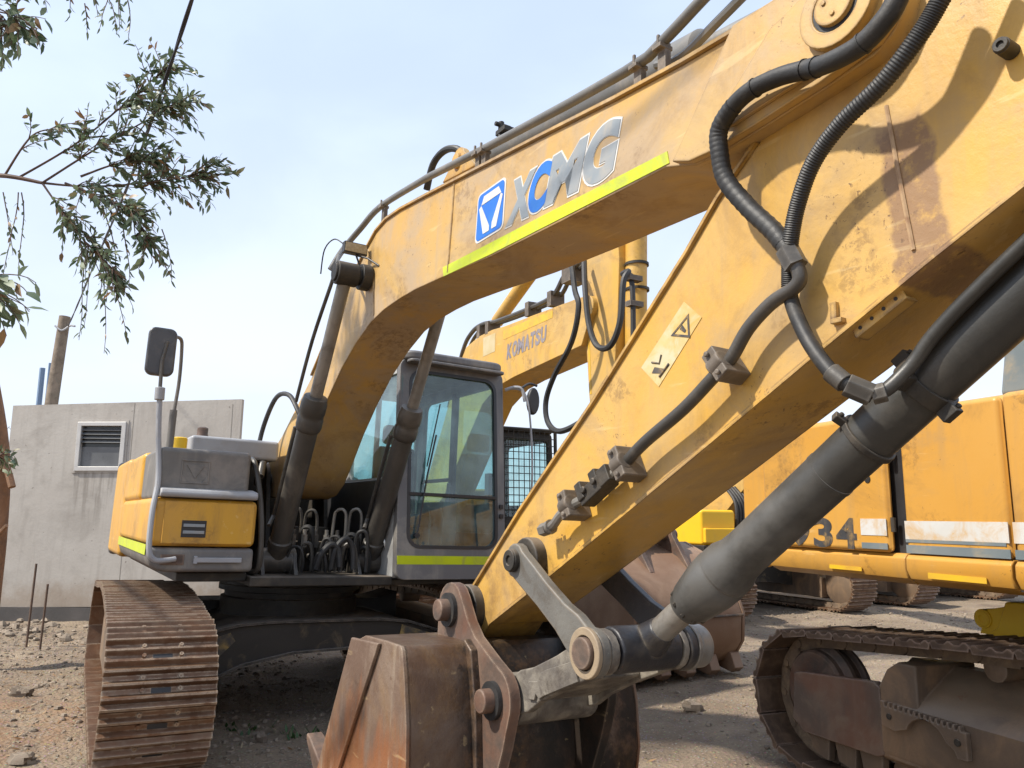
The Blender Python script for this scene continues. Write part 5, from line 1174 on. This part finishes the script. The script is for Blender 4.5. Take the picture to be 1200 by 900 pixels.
# bare scrub tree far behind
SB2 = thing('bare_tree', 'small leafless dark tree behind the cabin at the left edge', 'tree', Matrix.Translation((-10.3,14.5,0)))
sb = MB(); r2 = random.Random(5)
def grow(p, d, ln, r, lev):
    q = p+d*ln; mid = p.lerp(q,.5)+V((r2.uniform(-1,1),r2.uniform(-1,1),r2.uniform(-1,1)))*ln*.08
    sb.tube([p,mid,q],[r,r*.8,r*.6],5)
    if lev:
        for k in range(3 if lev > 1 else 4):
            dv = (d+V((r2.uniform(-.9,.9),r2.uniform(-.9,.9),r2.uniform(-.35,.6)))).normalized(); grow(q if k else mid, dv, ln*r2.uniform(.55,.8), r*.55, lev-1)
grow(V((0,0,-.1)),V((0,0,1)),1.5,.10,5)
sb.build('branches', TWIG, SB2)

# ================================================================== LIGHT, SKY, CAMERA
S = V((-.604,-.215,.766)).normalized()
EL = math.asin(S.z); AZ = math.atan2(S.x, S.y)
sun = bpy.data.lights.new('sun','SUN'); sun.energy = 4.0; sun.angle = R(1.8); sun.color = (1,.93,.82)
so = bpy.data.objects.new('sun', sun); COL.objects.link(so); so.rotation_euler = (-S).to_track_quat('-Z','Y').to_euler()
w = bpy.data.worlds.new('World'); SC.world = w; w.use_nodes = True; nt = w.node_tree
bg = nt.nodes['Background']; sky = nt.nodes.new('ShaderNodeTexSky'); sky.sky_type = 'NISHITA'; sky.sun_disc = False
sky.sun_elevation = EL; sky.sun_rotation = AZ; sky.altitude = 300; sky.air_density = 1.0; sky.dust_density = 2.6; sky.ozone_density = 2.0
tc = nt.nodes.new('ShaderNodeTexCoord')
sx = nt.nodes.new('ShaderNodeSeparateXYZ'); nt.links.new(tc.outputs['Generated'], sx.inputs[0])
up = ramp_between(nt, sx.outputs['Z'], -.05, .62)
veil = mixc(nt, up, (7.1,7.5,8.2), (5.7,6.75,8.6))
f = ramp_between(nt, nz(nt, tc.outputs['Generated'], 2.0, 7, .5, .3, None, (1,1,2.0)), .36, .72)
hz = mixc(nt, mth(nt,'ADD', mth(nt,'MULTIPLY', f, .20), .68), sky.outputs[0], veil)
nt.links.new(hz, bg.inputs[0]); bg.inputs[1].default_value = .10
cam = bpy.data.cameras.new('camera'); cam.sensor_width = 36; cam.lens = 27; cam.clip_start = .05; cam.clip_end = 2000
co = bpy.data.objects.new('camera', cam); COL.objects.link(co); co.location = (0,0,1.567)
co.matrix_world = Matrix.Translation((0,0,1.567)) @ Matrix.Rotation(R(90+9.74),4,'X') @ Matrix.Rotation(R(.6),4,'Z')
SC.camera = co
vs = SC.view_settings; vs.view_transform = 'Standard'; vs.look = 'None'; vs.exposure = .68; vs.gamma = 1; vs.use_curve_mapping = False
SC.render.engine = 'CYCLES'; SC.cycles.max_bounces = 8; SC.cycles.transparent_max_bounces = 16
